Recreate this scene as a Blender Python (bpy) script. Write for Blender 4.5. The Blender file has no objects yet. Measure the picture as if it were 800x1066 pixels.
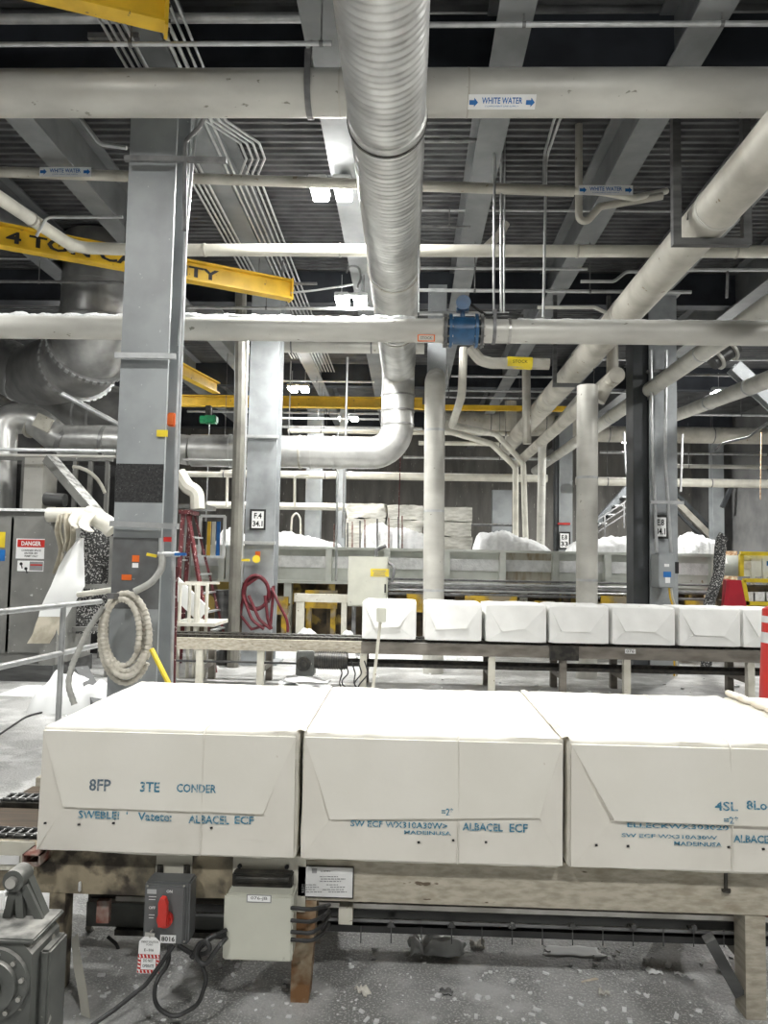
import bpy, bmesh, math, random
from mathutils import Vector, Matrix, noise
random.seed(7)
C = bpy.context.scene.collection
PI = math.pi
V = Vector
# ------------------------------------------------------------------ camera
F = 780.0
CAM = V((0, 0, 1.38))
RM = Matrix.Rotation(math.radians(1.84), 3, 'Z') @ Matrix.Rotation(math.radians(90 + 3.7), 3, 'X') @ Matrix.Rotation(math.radians(1.09), 3, 'Z')
cd = bpy.data.cameras.new('camera'); cam = bpy.data.objects.new('camera', cd); C.objects.link(cam)
cam.matrix_world = Matrix.Translation(CAM) @ RM.to_4x4()
cd.sensor_fit = 'VERTICAL'; cd.sensor_height = 36; cd.lens = F / 1066 * 36; cd.clip_start = .05; cd.clip_end = 200
bpy.context.scene.camera = cam
def P(px, py, Y):
    d = RM @ V(((px - 400) / F, -(py - 533) / F, -1))
    return CAM + d * (Y / d.y)
def PZ(px, py, z):
    d = RM @ V(((px - 400) / F, -(py - 533) / F, -1))
    return CAM + d * ((z - CAM.z) / d.z)
# ------------------------------------------------------------------ materials
def mat(name, c1, c2=None, rough=.6, metal=0, scale=6, lo=.4, hi=.65, dust=0, dustcol=(.78, .78, .75), bump=0, bscale=40,
        speck=None, speckt=.62, speckscale=60, stretch=(1, 1, 1), dustlo=.45, c3=None, c3scale=3, c3lo=.55, c3hi=.7):
    m = bpy.data.materials.new(name); m.use_nodes = True
    nt = m.node_tree; n = nt.nodes; L = nt.links.new
    b = n['Principled BSDF']; b.inputs['Roughness'].default_value = rough; b.inputs['Metallic'].default_value = metal
    tc = n.new('ShaderNodeTexCoord'); mp = n.new('ShaderNodeMapping'); L(tc.outputs['Object'], mp.inputs['Vector'])
    mp.inputs['Scale'].default_value = stretch
    def ns(scale, detail=6):
        t = n.new('ShaderNodeTexNoise'); t.inputs['Scale'].default_value = scale; t.inputs['Detail'].default_value = detail
        L(mp.outputs['Vector'], t.inputs['Vector']); return t.outputs['Fac']
    def ramp(src, a, bb):
        r = n.new('ShaderNodeMapRange'); r.inputs['From Min'].default_value = a; r.inputs['From Max'].default_value = bb
        L(src, r.inputs['Value']); return r.outputs['Result']
    def mix(fac, a, bb):
        x = n.new('ShaderNodeMix'); x.data_type = 'RGBA'
        L(fac, x.inputs['Factor'])
        for s, v in ((6, a), (7, bb)):
            if isinstance(v, tuple): x.inputs[s].default_value = (*v, 1)
            else: L(v, x.inputs[s])
        return x.outputs[2]
    c2 = c2 or tuple(k * .8 for k in c1)
    col = mix(ramp(ns(scale), lo, hi), c1, c2)
    if c3: col = mix(ramp(ns(c3scale, 4), c3lo, c3hi), col, c3)
    if speck: col = mix(ramp(ns(speckscale, 3), speckt, speckt + .03), col, speck)
    if dust:
        g = n.new('ShaderNodeNewGeometry'); s = n.new('ShaderNodeSeparateXYZ'); L(g.outputs['Normal'], s.inputs[0])
        up = ramp(s.outputs['Z'], dustlo, dustlo + .3)
        nz = ramp(ns(14), .35, .6)
        mu = n.new('ShaderNodeMath'); mu.operation = 'MULTIPLY'; L(up, mu.inputs[0]); L(nz, mu.inputs[1])
        m2 = n.new('ShaderNodeMath'); m2.operation = 'MULTIPLY'; L(mu.outputs[0], m2.inputs[0]); m2.inputs[1].default_value = dust
        col = mix(m2.outputs[0], col, dustcol)
        if metal:
            iv = n.new('ShaderNodeMath'); iv.operation = 'MULTIPLY_ADD'; L(m2.outputs[0], iv.inputs[0]); iv.inputs[1].default_value = -metal; iv.inputs[2].default_value = metal
            L(iv.outputs[0], b.inputs['Metallic'])
    L(col, b.inputs['Base Color'])
    if bump:
        bp = n.new('ShaderNodeBump'); bp.inputs['Strength'].default_value = bump; bp.inputs['Distance'].default_value = .01
        L(ns(bscale), bp.inputs['Height']); L(bp.outputs[0], b.inputs['Normal'])
    return m
def emis(name, c, s):
    m = bpy.data.materials.new(name); m.use_nodes = True; b = m.node_tree.nodes['Principled BSDF']
    b.inputs['Base Color'].default_value = (*c, 1); b.inputs['Emission Color'].default_value = (*c, 1); b.inputs['Emission Strength'].default_value = s
    # slight procedural grain of the diffuser
    n = m.node_tree.nodes; t = n.new('ShaderNodeTexNoise'); t.inputs['Scale'].default_value = 30
    m.node_tree.links.new(t.outputs['Fac'], b.inputs['Roughness'])
    return m
M = dict(
 floor=mat('concrete_floor', (.26, .26, .25), (.36, .36, .35), .42, scale=3.2, bump=.7, bscale=60, speck=(.55, .55, .53), speckt=.56, speckscale=130, c3=(.5, .5, .49), c3scale=5, c3lo=.5, c3hi=.62, lo=.45, hi=.55),
 deck=mat('galvanised_deck', (.15, .152, .155), (.09, .092, .095), .5, .3, scale=3),
 wall=mat('board_marked_concrete', (.2, .192, .175), (.13, .126, .115), .85, scale=1.3, stretch=(3, 1, .6), speck=(.38, .37, .33), speckt=.68, speckscale=8, bump=.2),
 wallside=mat('side_wall_concrete', (.16, .16, .155), (.1, .1, .1), .9, scale=1.5),
 joist=mat('grey_joist_paint', (.22, .228, .232), (.16, .167, .172), .5, scale=3),
 girder=mat('unlit_girder_tone', (.035, .04, .05), (.02, .023, .03), .6, scale=3),  # near-black colour holds the shade of the unlit girder faces
 column=mat('blue_grey_column_paint', (.33, .35, .355), (.25, .265, .27), .45, scale=2.5, dust=.5, speck=(.5, .52, .52), speckt=.7, speckscale=30),
 coldark=mat('dark_steel_and_recess_shade', (.06, .065, .07), (.035, .04, .04), .5, scale=3),  # for dark steel, and for shade coloured into column recesses
 colsilver=mat('pale_steel_column', (.36, .38, .39), (.27, .285, .29), .4, .2, scale=4, speck=(.5, .52, .52), speckt=.68, speckscale=55),
 grip=mat('black_grit_band', (.02, .02, .02), (.045, .045, .045), .9, scale=60, speck=(.12, .12, .12), speckt=.66, speckscale=90),
 duct=mat('spiral_duct_metal', (.66, .66, .64), (.5, .5, .485), .36, .75, scale=5, dust=.6),
 ductdark=mat('dull_duct_metal', (.42, .42, .41), (.29, .29, .285), .36, .7, scale=4, dust=.5),
 pipe=mat('dull_stainless_pipe', (.60, .59, .54), (.46, .45, .41), .42, .15, scale=3, stretch=(.5, 1, 1), dust=.7, speck=(.25, .24, .2), speckt=.7, speckscale=18),
 pipebrown=mat('stained_pipe', (.52, .50, .44), (.36, .34, .29), .5, .2, scale=3, dust=.6, speck=(.22, .16, .1), speckt=.7, speckscale=12),
 dullpipe=mat('dull_brown_grey_pipe', (.17, .165, .14), (.11, .105, .09), .5, scale=4, dust=.5),
 cream=mat('cream_pipe_paint', (.66, .64, .56), (.54, .52, .45), .45, scale=4, dust=.6),
 conduit=mat('galvanised_conduit', (.55, .56, .56), (.42, .43, .43), .35, .5, scale=9, dust=.8),
 conduitdark=mat('dark_conduit', (.2, .2, .2), (.12, .12, .12), .5, .3, scale=9, dust=.5),
 fluff=mat('settled_pulp_fluff', (.86, .87, .86), (.68, .69, .68), .95, scale=22, bump=.8, bscale=70),
 mound=mat('loose_white_pulp', (.88, .885, .88), (.74, .745, .74), .95, scale=12, bump=.6, bscale=40),
 block=mat('rough_pulp_block', (.60, .59, .54), (.42, .41, .36), .95, scale=7, bump=.8, bscale=30, stretch=(1, 1, 4)),
 paper=mat('bale_wrap_paper', (.80, .775, .705), (.75, .725, .65), .6, scale=3, bump=.35, bscale=5, speck=(.6, .55, .46), speckt=.72, speckscale=14),
 paper2=mat('creased_wrap_paper', (.77, .74, .67), (.71, .68, .61), .65, scale=4, bump=.12, bscale=18),
 paperfar=mat('far_bale_wrap', (.85, .85, .82), (.78, .78, .75), .7, scale=4, bump=.2, bscale=10, speck=(.55, .5, .42), speckt=.72, speckscale=10),
 torn=mat('torn_brown_wrap', (.62, .54, .42), (.78, .74, .66), .8, scale=14),
 beam=mat('dirty_cream_conveyor_paint', (.47, .43, .35), (.32, .29, .225), .6, scale=5, stretch=(4, 1, 12), speck=(.12, .09, .06), speckt=.69, speckscale=3, bump=.15, c3=(.28, .24, .17), c3scale=2, c3lo=.55, c3hi=.8),
 beamdirty=mat('grimy_conveyor_paint', (.34, .29, .2), (.08, .07, .05), .6, scale=9, bump=.3, c3=(.05, .04, .03), c3scale=12, c3lo=.5, c3hi=.62),
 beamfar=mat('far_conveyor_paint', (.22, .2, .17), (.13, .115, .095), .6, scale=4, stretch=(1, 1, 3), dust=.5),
 creamplate=mat('cream_plate', (.6, .58, .5), (.5, .48, .4), .5, scale=9, speck=(.15, .1, .06), speckt=.68, speckscale=25),
 rusty=mat('rusty_steel', (.2, .1, .04), (.4, .34, .24), .8, scale=14, bump=.3),
 brown=mat('brown_wood_wear_strip', (.075, .05, .028), (.035, .025, .015), .6, scale=20, stretch=(.3, 3, 1)),
 black=mat('black_rubber', (.015, .015, .015), (.03, .03, .03), .45, scale=10),
 blackgrease=mat('greasy_black_steel', (.02, .02, .018), (.06, .055, .045), .4, .3, scale=18, bump=.3),
 darksteel=mat('dark_grey_steel', (.11, .112, .11), (.06, .06, .06), .45, .4, scale=8, dust=.4, stretch=(.3, 1, 2)),
 machine=mat('grey_green_gearbox_paint', (.115, .12, .11), (.07, .073, .068), .5, scale=6, dust=.9, speck=(.35, .34, .3), speckt=.66, speckscale=20, dustcol=(.45, .44, .41)),
 boxgrey=mat('grey_enclosure_paint', (.13, .135, .135), (.1, .1, .1), .45, scale=8, speck=(.3, .3, .3), speckt=.72, speckscale=30),
 boxcream=mat('cream_enclosure_paint', (.56, .56, .48), (.5, .5, .43), .4, scale=5, speck=(.3, .29, .25), speckt=.73, speckscale=20),
 cabinet=mat('grey_cabinet_paint', (.21, .21, .195), (.16, .16, .15), .5, scale=4, speck=(.5, .5, .48), speckt=.70, speckscale=20, dust=.8),
 bin=mat('pale_bin_paint', (.68, .70, .65), (.55, .57, .52), .5, scale=3, speck=(.3, .25, .15), speckt=.72, speckscale=9, dust=.8),
 binrust=mat('rust_streaked_bin_paint', (.52, .5, .42), (.27, .18, .08), .6, scale=3.2, stretch=(3.5, 1, .7), lo=.42, hi=.72),
 dirty=mat('grimy_underframe', (.16, .12, .07), (.04, .035, .03), .7, scale=5, c3=(.5, .36, .1), c3scale=2.2, c3lo=.55, c3hi=.6),
 yellow=mat('yellow_crane_paint', (.78, .50, .03), (.62, .38, .02), .45, scale=5, speck=(.2, .14, .04), speckt=.7, speckscale=15),
 yellowdirty=mat('grimy_yellow_paint', (.62, .40, .03), (.12, .08, .03), .6, scale=5, c3=(.3, .25, .17), c3scale=4, c3lo=.5, c3hi=.6),
 yellow2=mat('bright_yellow_paint', (.80, .62, .03), (.6, .45, .03), .45, scale=5),
 red=mat('red_paint', (.55, .03, .02), (.42, .02, .02), .4, scale=9),
 redhose=mat('red_hose_rubber', (.13, .010, .018), (.08, .006, .011), .5, scale=20),
 redladder=mat('red_fibreglass', (.12, .018, .02), (.07, .01, .014), .5, scale=20, speck=(.5, .4, .38), speckt=.62, speckscale=30),
 redcurtain=mat('red_vinyl', (.45, .02, .035), (.36, .015, .03), .4, scale=4),
 cone=mat('red_cone_plastic', (.6, .03, .02), (.5, .02, .02), .4, scale=4),
 white=mat('white_sticker', (.85, .85, .84), (.8, .8, .79), .5, scale=8),
 reflect=mat('reflective_white_band', (.75, .75, .74), (.65, .65, .64), .35, scale=8),
 blue=mat('blue_meter_paint', (.02, .09, .2), (.015, .06, .13), .35, scale=7),
 signblue=mat('sign_blue', (.01, .14, .42), (.01, .11, .36), .5, scale=9),
 ink=mat('black_sign_ink', (.01, .01, .01), (.02, .02, .02), .6, scale=9),
 greyink=mat('grey_print', (.25, .25, .25), (.3, .3, .3), .6, scale=9),
 print=mat('faded_blue_stencil_ink', (.04, .20, .31), (.45, .52, .54), .7, scale=120, lo=.52, hi=.62, stretch=(1, 1, 1)),
 printgrey=mat('grey_blue_stencil_ink', (.10, .14, .18), (.3, .34, .36), .7, scale=120, lo=.5, hi=.7),
 orange=mat('orange_sticker', (.8, .16, .02), (.7, .13, .02), .5, scale=9),
 hose=mat('ribbed_cream_hose', (.56, .53, .46), (.44, .41, .34), .6, scale=14),
 hosegrey=mat('grey_flexible_hose', (.36, .36, .33), (.28, .28, .26), .6, scale=14),
 green=mat('green_hoist_paint', (.01, .22, .08), (.01, .15, .06), .4, scale=9),
 recessdark=mat('dark_recess', (.02, .02, .02), (.035, .035, .035), .8, scale=4),
 shaft=mat('bare_metal', (.5, .49, .46), (.35, .34, .31), .35, .8, scale=12),
 mesh=mat('pulp_spattered_black_screen', (.03, .03, .03), (.07, .07, .07), .8, scale=30, speck=(.5, .5, .48), speckt=.56, speckscale=55),
 film=mat('white_curved_sheet', (.8, .81, .8), (.74, .75, .74), .45, scale=3),
 filmbrown=mat('stained_sheet_end', (.5, .46, .37), (.35, .32, .25), .6, scale=8),
 redbrown=mat('red_brown_primer', (.2, .07, .05), (.35, .3, .26), .7, scale=20),
 lamp=emis('lamp_glow', (1, 1, .98), 60), lampfar=emis('far_lamp_glow', (1, 1, .97), 40),
)
# ------------------------------------------------------------------ mesh builder
def fillet(pts, rad, seg=6):
    pts = [V(p) for p in pts]; out = [pts[0]]
    for i in range(1, len(pts) - 1):
        a, b, c = pts[i - 1], pts[i], pts[i + 1]
        u = (a - b); w = (c - b); lu, lw = u.length, w.length
        if lu < 1e-5 or lw < 1e-5: continue
        u /= lu; w /= lw; ang = u.angle(w, PI)
        if ang > PI - .02: out.append(b); continue
        r = rad[i - 1] if isinstance(rad, (list, tuple)) else rad
        t = min(r / math.tan(ang / 2), lu * .48, lw * .48)
        p0 = b + u * t; p1 = b + w * t; r2 = t * math.tan(ang / 2)
        cen = b + (u + w).normalized() * (r2 / math.sin(ang / 2))
        v0 = p0 - cen; v1 = p1 - cen; th = v0.angle(v1)
        for k in range(seg + 1):
            s = k / seg
            out.append(cen + (v0 * math.sin((1 - s) * th) + v1 * math.sin(s * th)) / math.sin(th))
    out.append(pts[-1]); return out
class MB:
    def __init__(s): s.bm = bmesh.new()
    def box(s, lo, hi, bev=0):
        lo, hi = V(lo), V(hi); c = (lo + hi) / 2; d = hi - lo
        r = bmesh.ops.create_cube(s.bm, size=1, matrix=Matrix.Translation(c) @ Matrix.Diagonal((abs(d.x), abs(d.y), abs(d.z), 1)))
        if bev:
            es = set(e for v in r['verts'] for e in v.link_edges)
            bmesh.ops.bevel(s.bm, geom=list(es), offset=bev, segments=2, affect='EDGES')
        return s
    def obox(s, c, x, y, z, size):
        m = Matrix((V(x), V(y), V(z))).transposed().to_4x4()
        bmesh.ops.create_cube(s.bm, size=1, matrix=Matrix.Translation(V(c)) @ m @ Matrix.Diagonal((*size, 1))); return s
    def bar(s, a, b, w, h, up=(0, 0, 1)):
        a, b = V(a), V(b); y = (b - a); L = y.length; y.normalize(); x = y.cross(V(up))
        if x.length < 1e-4: x = y.cross(V((0, 1, 0)))
        x.normalize(); z = x.cross(y); return s.obox((a + b) / 2, x, y, z, (w, L, h))
    def tube(s, pts, r, n=12, closed=False, caps=True):
        pts = [V(p) for p in pts]; N = len(pts); rr = r if isinstance(r, list) else [r] * N
        t = []
        for i in range(N):
            a = pts[(i - 1) % N] if (closed or i > 0) else pts[i]; b = pts[(i + 1) % N] if (closed or i < N - 1) else pts[i]
            d = b - a; t.append(d.normalized() if d.length > 1e-9 else V((0, 0, 1)))
        x = t[0].orthogonal().normalized(); rings = []
        for i in range(N):
            x = (x - t[i] * x.dot(t[i]))
            x = x.normalized() if x.length > 1e-6 else t[i].orthogonal().normalized()
            y = t[i].cross(x)
            rings.append([s.bm.verts.new(pts[i] + (x * math.cos(2 * PI * k / n) + y * math.sin(2 * PI * k / n)) * rr[i]) for k in range(n)])
        for i in range(N if closed else N - 1):
            A, B = rings[i], rings[(i + 1) % N]
            for k in range(n): s.bm.faces.new((A[k], A[(k + 1) % n], B[(k + 1) % n], B[k]))
        if caps and not closed:
            s.bm.faces.new(rings[0][::-1]); s.bm.faces.new(rings[-1])
        return s
    def cyl(s, a, b, r, r2=None, n=20): return s.tube([a, b], [r, r if r2 is None else r2], n)
    def prism(s, poly, vec):
        vec = V(vec); a = [s.bm.verts.new(V(p)) for p in poly]; b = [s.bm.verts.new(V(p) + vec) for p in poly]
        s.bm.faces.new(a[::-1]); s.bm.faces.new(b); n = len(a)
        for k in range(n): s.bm.faces.new((a[k], a[(k + 1) % n], b[(k + 1) % n], b[k]))
        return s
    def ibeam(s, a, b, w, h, tf=.02, tw=.014, up=(0, 0, 1)):
        # flanges of width w at +-h/2 along up
        a, b = V(a), V(b); y = (b - a).normalized(); up = V(up); up = (up - y * up.dot(y)).normalized(); x = y.cross(up)
        pr = [(-w/2, -h/2), (w/2, -h/2), (w/2, -h/2+tf), (tw/2, -h/2+tf), (tw/2, h/2-tf), (w/2, h/2-tf), (w/2, h/2), (-w/2, h/2), (-w/2, h/2-tf), (-tw/2, h/2-tf), (-tw/2, -h/2+tf), (-w/2, -h/2+tf)]
        return s.prism([a + x * p + up * q for p, q in pr], b - a)
    def grid(s, f, nu, nv):
        g = [[s.bm.verts.new(f(i / nu, j / nv)) for j in range(nv + 1)] for i in range(nu + 1)]
        for i in range(nu):
            for j in range(nv): s.bm.faces.new((g[i][j], g[i + 1][j], g[i + 1][j + 1], g[i][j + 1]))
        return s
    def text(s, txt, org, right, up, h, w=None, align='c', wrap=None, fat=0.0):
        vs, fs = textmesh(txt, fat)
        x0 = min(v[0] for v in vs); x1 = max(v[0] for v in vs); y0 = min(v[1] for v in vs); y1 = max(v[1] for v in vs)
        sy = h / (y1 - y0); sx = w / (x1 - x0) if w else sy
        ox = {'c': -(x0 + x1) / 2, 'l': -x0, 'r': -x1}[align]
        org, right, up = V(org), V(right).normalized(), V(up).normalized(); out = []
        for v in vs:
            a = (v[0] + ox) * sx; b = (v[1] - (y0 + y1) / 2) * sy
            out.append(s.bm.verts.new(wrap(a, b) if wrap else org + right * a + up * b))
        for f in fs:
            try: s.bm.faces.new([out[i] for i in f])
            except ValueError: pass
        return s
    def build(s, name, m, parent=None, sharp=35, loc=None, noflat=False):
        me = bpy.data.meshes.new(name)
        bmesh.ops.recalc_face_normals(s.bm, faces=s.bm.faces) if not noflat else None
        if loc is None:
            if parent is not None: loc = parent.get('_w') and V(parent['_w']) or V((0, 0, 0))
            else:
                xs = [v.co for v in s.bm.verts]
                loc = V(((min(v.x for v in xs) + max(v.x for v in xs)) / 2, (min(v.y for v in xs) + max(v.y for v in xs)) / 2, min(v.z for v in xs)))
        bmesh.ops.translate(s.bm, verts=s.bm.verts, vec=-loc)
        s.bm.to_mesh(me); s.bm.free(); me.materials.append(M[m])
        me.polygons.foreach_set('use_smooth', [True] * len(me.polygons))
        me.set_sharp_from_angle(angle=math.radians(sharp))
        o = bpy.data.objects.new(name, me); C.objects.link(o)
        if parent is not None: o.parent = parent
        else: o.location = loc
        o['_w'] = tuple(loc)
        return o
_tc = {}
def textmesh(txt, fat=0):
    k = (txt, fat)
    if k not in _tc:
        cu = bpy.data.curves.new('t', 'FONT'); cu.body = txt; cu.resolution_u = 2; cu.offset = fat
        o = bpy.data.objects.new('t', cu); C.objects.link(o)
        dg = bpy.context.evaluated_depsgraph_get(); me = o.evaluated_get(dg).to_mesh()
        _tc[k] = ([tuple(v.co) for v in me.vertices], [tuple(p.vertices) for p in me.polygons])
        o.evaluated_get(dg).to_mesh_clear(); bpy.data.objects.remove(o); bpy.data.curves.remove(cu)
    return _tc[k]
def tag(o, label, cat, group=None, kind=None):
    o['label'] = label; o['category'] = cat
    if group: o['group'] = group
    if kind: o['kind'] = kind
    return o
def thing(name, label, cat, loc, group=None):
    o = bpy.data.objects.new(name, None); C.objects.link(o); o.location = loc; o['_w'] = tuple(loc); o.empty_display_size = .1
    return tag(o, label, cat, group)
def solo(mb, name, m, label, cat, group=None, **k): return tag(mb.build(name, m, **k), label, cat, group)
def struct(mb, name, m):
    o = mb.build(name, m); o['kind'] = 'structure'; return o
def copy_tree(o, parent=None):
    c = o.copy(); C.objects.link(c)
    if parent is not None: c.parent = parent
    for ch in list(o.children): copy_tree(ch, c)
    return c
X, Yv, Z = V((1, 0, 0)), V((0, 1, 0)), V((0, 0, 1))
# ------------------------------------------------------------------ setting
FLY = 24.0
def floor_f(u, v):
    return V((-9 + 18 * u, -4 + (FLY + 4) * v, 0))
b = MB(); b.box((-9, -5, -.1), (9, FLY, 0)); struct(b, 'floor', 'floor')
b = MB(); b.box((-9, FLY, 0), (9, FLY + .3, 6)); struct(b, 'wall_back', 'wall')
b = MB(); b.box((-9.3, -5, 0), (-9, FLY, 6)); struct(b, 'wall_left', 'wallside')
b = MB(); b.box((9, -5, 0), (9.3, FLY, 6)); struct(b, 'wall_right', 'wallside')
b = MB(); b.box((-9, -5.3, 0), (9, -5, 6)); struct(b, 'wall_rear', 'wallside')
b = MB(); zc = 5.55; prof = []; y = -5.0
while y < FLY:
    prof += [(y, zc), (y + .04, zc), (y + .055, zc + .045), (y + .095, zc + .045)]; y += .11
prof.append((FLY, zc)); prof.append((FLY, zc + .2)); prof.append((-5, zc + .2))
b.prism([(-9, p, q) for p, q in prof], (18, 0, 0)); struct(b, 'ceiling', 'deck').data.polygons.foreach_set('use_smooth', [False] * 0 or [False] * len(bpy.data.objects['ceiling'].data.polygons))
# ------------------------------------------------------------------ ceiling steel
jl = {-4.6: 'grey ceiling beam outermost at the left, beyond the yellow jib crane', -3.3: 'grey ceiling beam running away above the big silver elbow duct, left of the near column',
      -1.9: 'grey ceiling beam resting on the near grey column and the column signed F.4 34.1', -.66: 'grey ceiling beam half hidden behind the spiral duct and the nearest lamp',
      .66: 'grey ceiling beam just right of the spiral duct', 1.95: 'grey ceiling beam seen behind the right white water label on the thin pipe',
      3.3: 'grey ceiling beam over the column signed E.8 34.1', 4.6: 'grey ceiling beam outermost at the right'}
for x, lab in jl.items():
    b = MB(); b.ibeam((x, -4.9, 5.27), (x, FLY, 5.27), .24, .54, .025, .02)
    solo(b, 'ceiling_beam', 'joist', lab, 'beam')
for yy, lab in ((5.1, 'dark transverse girder over the nearest large pipe'), (10.2, 'dark transverse girder above the snowy pipe with the blue meter'), (15.3, 'dark transverse girder in the middle distance behind the second lamp'), (20.4, 'farthest dark transverse girder before the concrete wall')):
    b = MB(); b.box((-8.9, yy + .35, 5.06), (8.9, yy + .37, 5.53)); b.box((-8.9, yy + .26, 5.04), (8.9, yy + .46, 5.06))
    solo(b, 'ceiling_girder', 'girder', lab, 'girder')
# ------------------------------------------------------------------ pipes helper
def pipe(name, label, pts, r, m, rad=.15, n=16, bands=(), bandmat='conduit', bandr=1.12, cat='pipe', group=None, bandw=.03, px=True, bandname='coupling', arcseg=6):
    w = [(P(*p) if len(p) == 3 else V((P(*p[:3]).x, p[2], 0))) for p in pts] if px else [V(p) for p in pts]
    path = fillet(w, rad, arcseg) if len(w) > 2 else w
    if not bands:
        b = MB(); b.tube(path, r, n); return solo(b, name, m, label, cat, group)
    loc = V(w[0]); t = thing(name, label, cat, loc, group)
    b = MB(); b.tube(path, r, n); b.build('pipe_run', m, t)
    for (i, s) in bands:
        a, c = w[i], w[i + 1]; q = a.lerp(c, s); d = (c - a).normalized()
        b = MB(); b.tube([q - d * bandw / 2, q + d * bandw / 2], r * bandr, n); b.build(bandname, bandmat, t)
    return t
def xline(py, Y, x0, x1, px=425):
    """points of a straight level run parallel to the room's X axis"""
    q = P(px, py, Y); a = P(x0, py, Y); c = P(x1, py, Y)
    return [V((a.x, Y, q.z)), V((c.x, Y, q.z))]
def xpipe(name, label, py, Y, x0, x1, r, m, **k): return pipe(name, label, xline(py, Y, x0, x1), r, m, px=False, **k)
# T1 biggest pipe
T1z = P(425, 97, 5.0).z; T1r = .155; T1Y = 5.0
t = thing('large_pipe', 'thickest pale horizontal pipe crossing the very top of the view', 'pipe', (0, T1Y, T1z))
b = MB(); b.tube([(-5.2, T1Y, T1z), (6, T1Y, T1z)], T1r, 40); b.build('pipe_run', 'pipe', t)
for x in (P(320, 97, T1Y).x, P(355, 97, 5).x, P(487, 97, 5).x):
    b = MB(); b.tube([(x - .006, T1Y, T1z), (x + .006, T1Y, T1z)], T1r * 1.012, 40); b.build('weld_seam', 'pipebrown', t)
def hanger(parent, x, y, z, r, ztop=5.0, w=.04):
    b = MB(); pts = []
    for k in range(13): a = PI * k / 12 + PI; pts.append((x, y + math.cos(a) * (r + .008), z + math.sin(a) * (r + .008)))
    pts = [(x, y - r - .008, z + r + .04)] + pts + [(x, y + r + .008, z + r + .04)]
    for i in range(len(pts) - 1):
        b.bar(pts[i], pts[i + 1], w, .008, up=(1, 0, 0)) if False else b.obox((V(pts[i]) + V(pts[i + 1])) / 2, X, (V(pts[i + 1]) - V(pts[i])).normalized(), X.cross((V(pts[i + 1]) - V(pts[i])).normalized()), (w, (V(pts[i + 1]) - V(pts[i])).length + .006, .008))
    b.box((x - w/2, y - r - .015, z + r + .03), (x + w/2, y + r + .015, z + r + .05)); b.cyl((x, y, z + r + .04), (x, y, ztop), .008, n=8)
    b.build('hanger', 'conduitdark', parent)
hanger(t, P(323, 97, 5).x, T1Y, T1z, T1r)
def wrapfn(xc, Yc, zc_, R, a0=0):
    def f(a, bb):
        th = bb / R + a0; return V((xc + a, Yc - R * math.cos(th), zc_ + R * math.sin(th)))
    return f
def arrow(b, fn, xc, w, h, s=1):
    pts = [(-.5, .25), (.05, .25), (.05, .5), (.5, 0), (.05, -.5), (.05, -.25), (-.5, -.25)]
    vs = [b.bm.verts.new(fn(xc + p * w * s, q * h)) for p, q in pts]; b.bm.faces.new(vs)
def wwlabel(parent, fn, fn2, w, h):
    b = MB(); b.grid(lambda u, v: fn((u - .5) * w, (v - .5) * h), 4, 8); pl = b.build('pipe_label', 'white', parent)
    b = MB(); arrow(b, fn2, -w * .42, w * .13, h * .62); arrow(b, fn2, w * .42, w * .13, h * .62)
    b.text('WHITE WATER', (0, 0, 0), X, Z, h * .40, w * .60, wrap=lambda a, q: fn2(a, q + h * .12), fat=.02)
    b.text('COMPONENT LINE SUPPLY', (0, 0, 0), X, Z, h * .1, w * .5, wrap=lambda a, q: fn2(a, q - h * .25))
    b.build('label_print', 'signblue', pl)
p = P(524, 104, 4.85); a0 = (p.z - T1z) / T1r
wwlabel(t, wrapfn(p.x, T1Y, T1z, T1r + .002, a0), wrapfn(p.x, T1Y, T1z, T1r + .004, a0), .455, .098)
# T2 thin white water pipe
a, c = P(-60, 177, 6.6), P(598, 199, 6.6)
t = thing('thin_pipe', 'thin grey pipe carrying two small white water labels below the thickest pipe', 'pipe', a)
b = MB(); b.tube([a, c], .047, 16); b.build('pipe_run', 'pipebrown', t)
for px, py in ((68, 179), (631, 198)):
    q = P(px, py, 6.54); s = .96
    f1 = lambda a_, b_, q=q: q + X * a_ + Z * b_
    f2 = lambda a_, b_, q=q: q + X * a_ + Z * b_ + V((0, -.004, 0))
    b = MB(); wwlabel(t, f1, f2, .48, .092)
b = MB(); b.tube(fillet([P(598, 199, 6.6), P(625, 200, 6.6), P(660, 206, 6.7), P(694, 199, 7.2)], .1), .03, 12); b.build('reducer', 'cream', t)
pipe('branch_pipe', 'short grey branch pipe with a hook bend dropping under the right white water label',
     [(603, 130, 6.9), (603, 240, 6.9), (625, 215, 6.9), (690, 204, 6.9)], .035, 'pipebrown', rad=.06)
# T3 cream pipe with diagonal left end
Y3 = 7.3
pipe('cream_pipe', 'cream pipe dropping diagonally at far left then running level before the yellow jib',
     [(-40, 180, 5.6), (78, 258, Y3), (150, 260, Y3), (800, 262, Y3), (860, 262, Y3)], .06, 'cream', rad=.2,
     bands=[(0, .55), (0, .97), (2, .1), (2, .32), (2, .7), (2, .95)], bandmat='pipebrown', bandw=.02)
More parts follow.
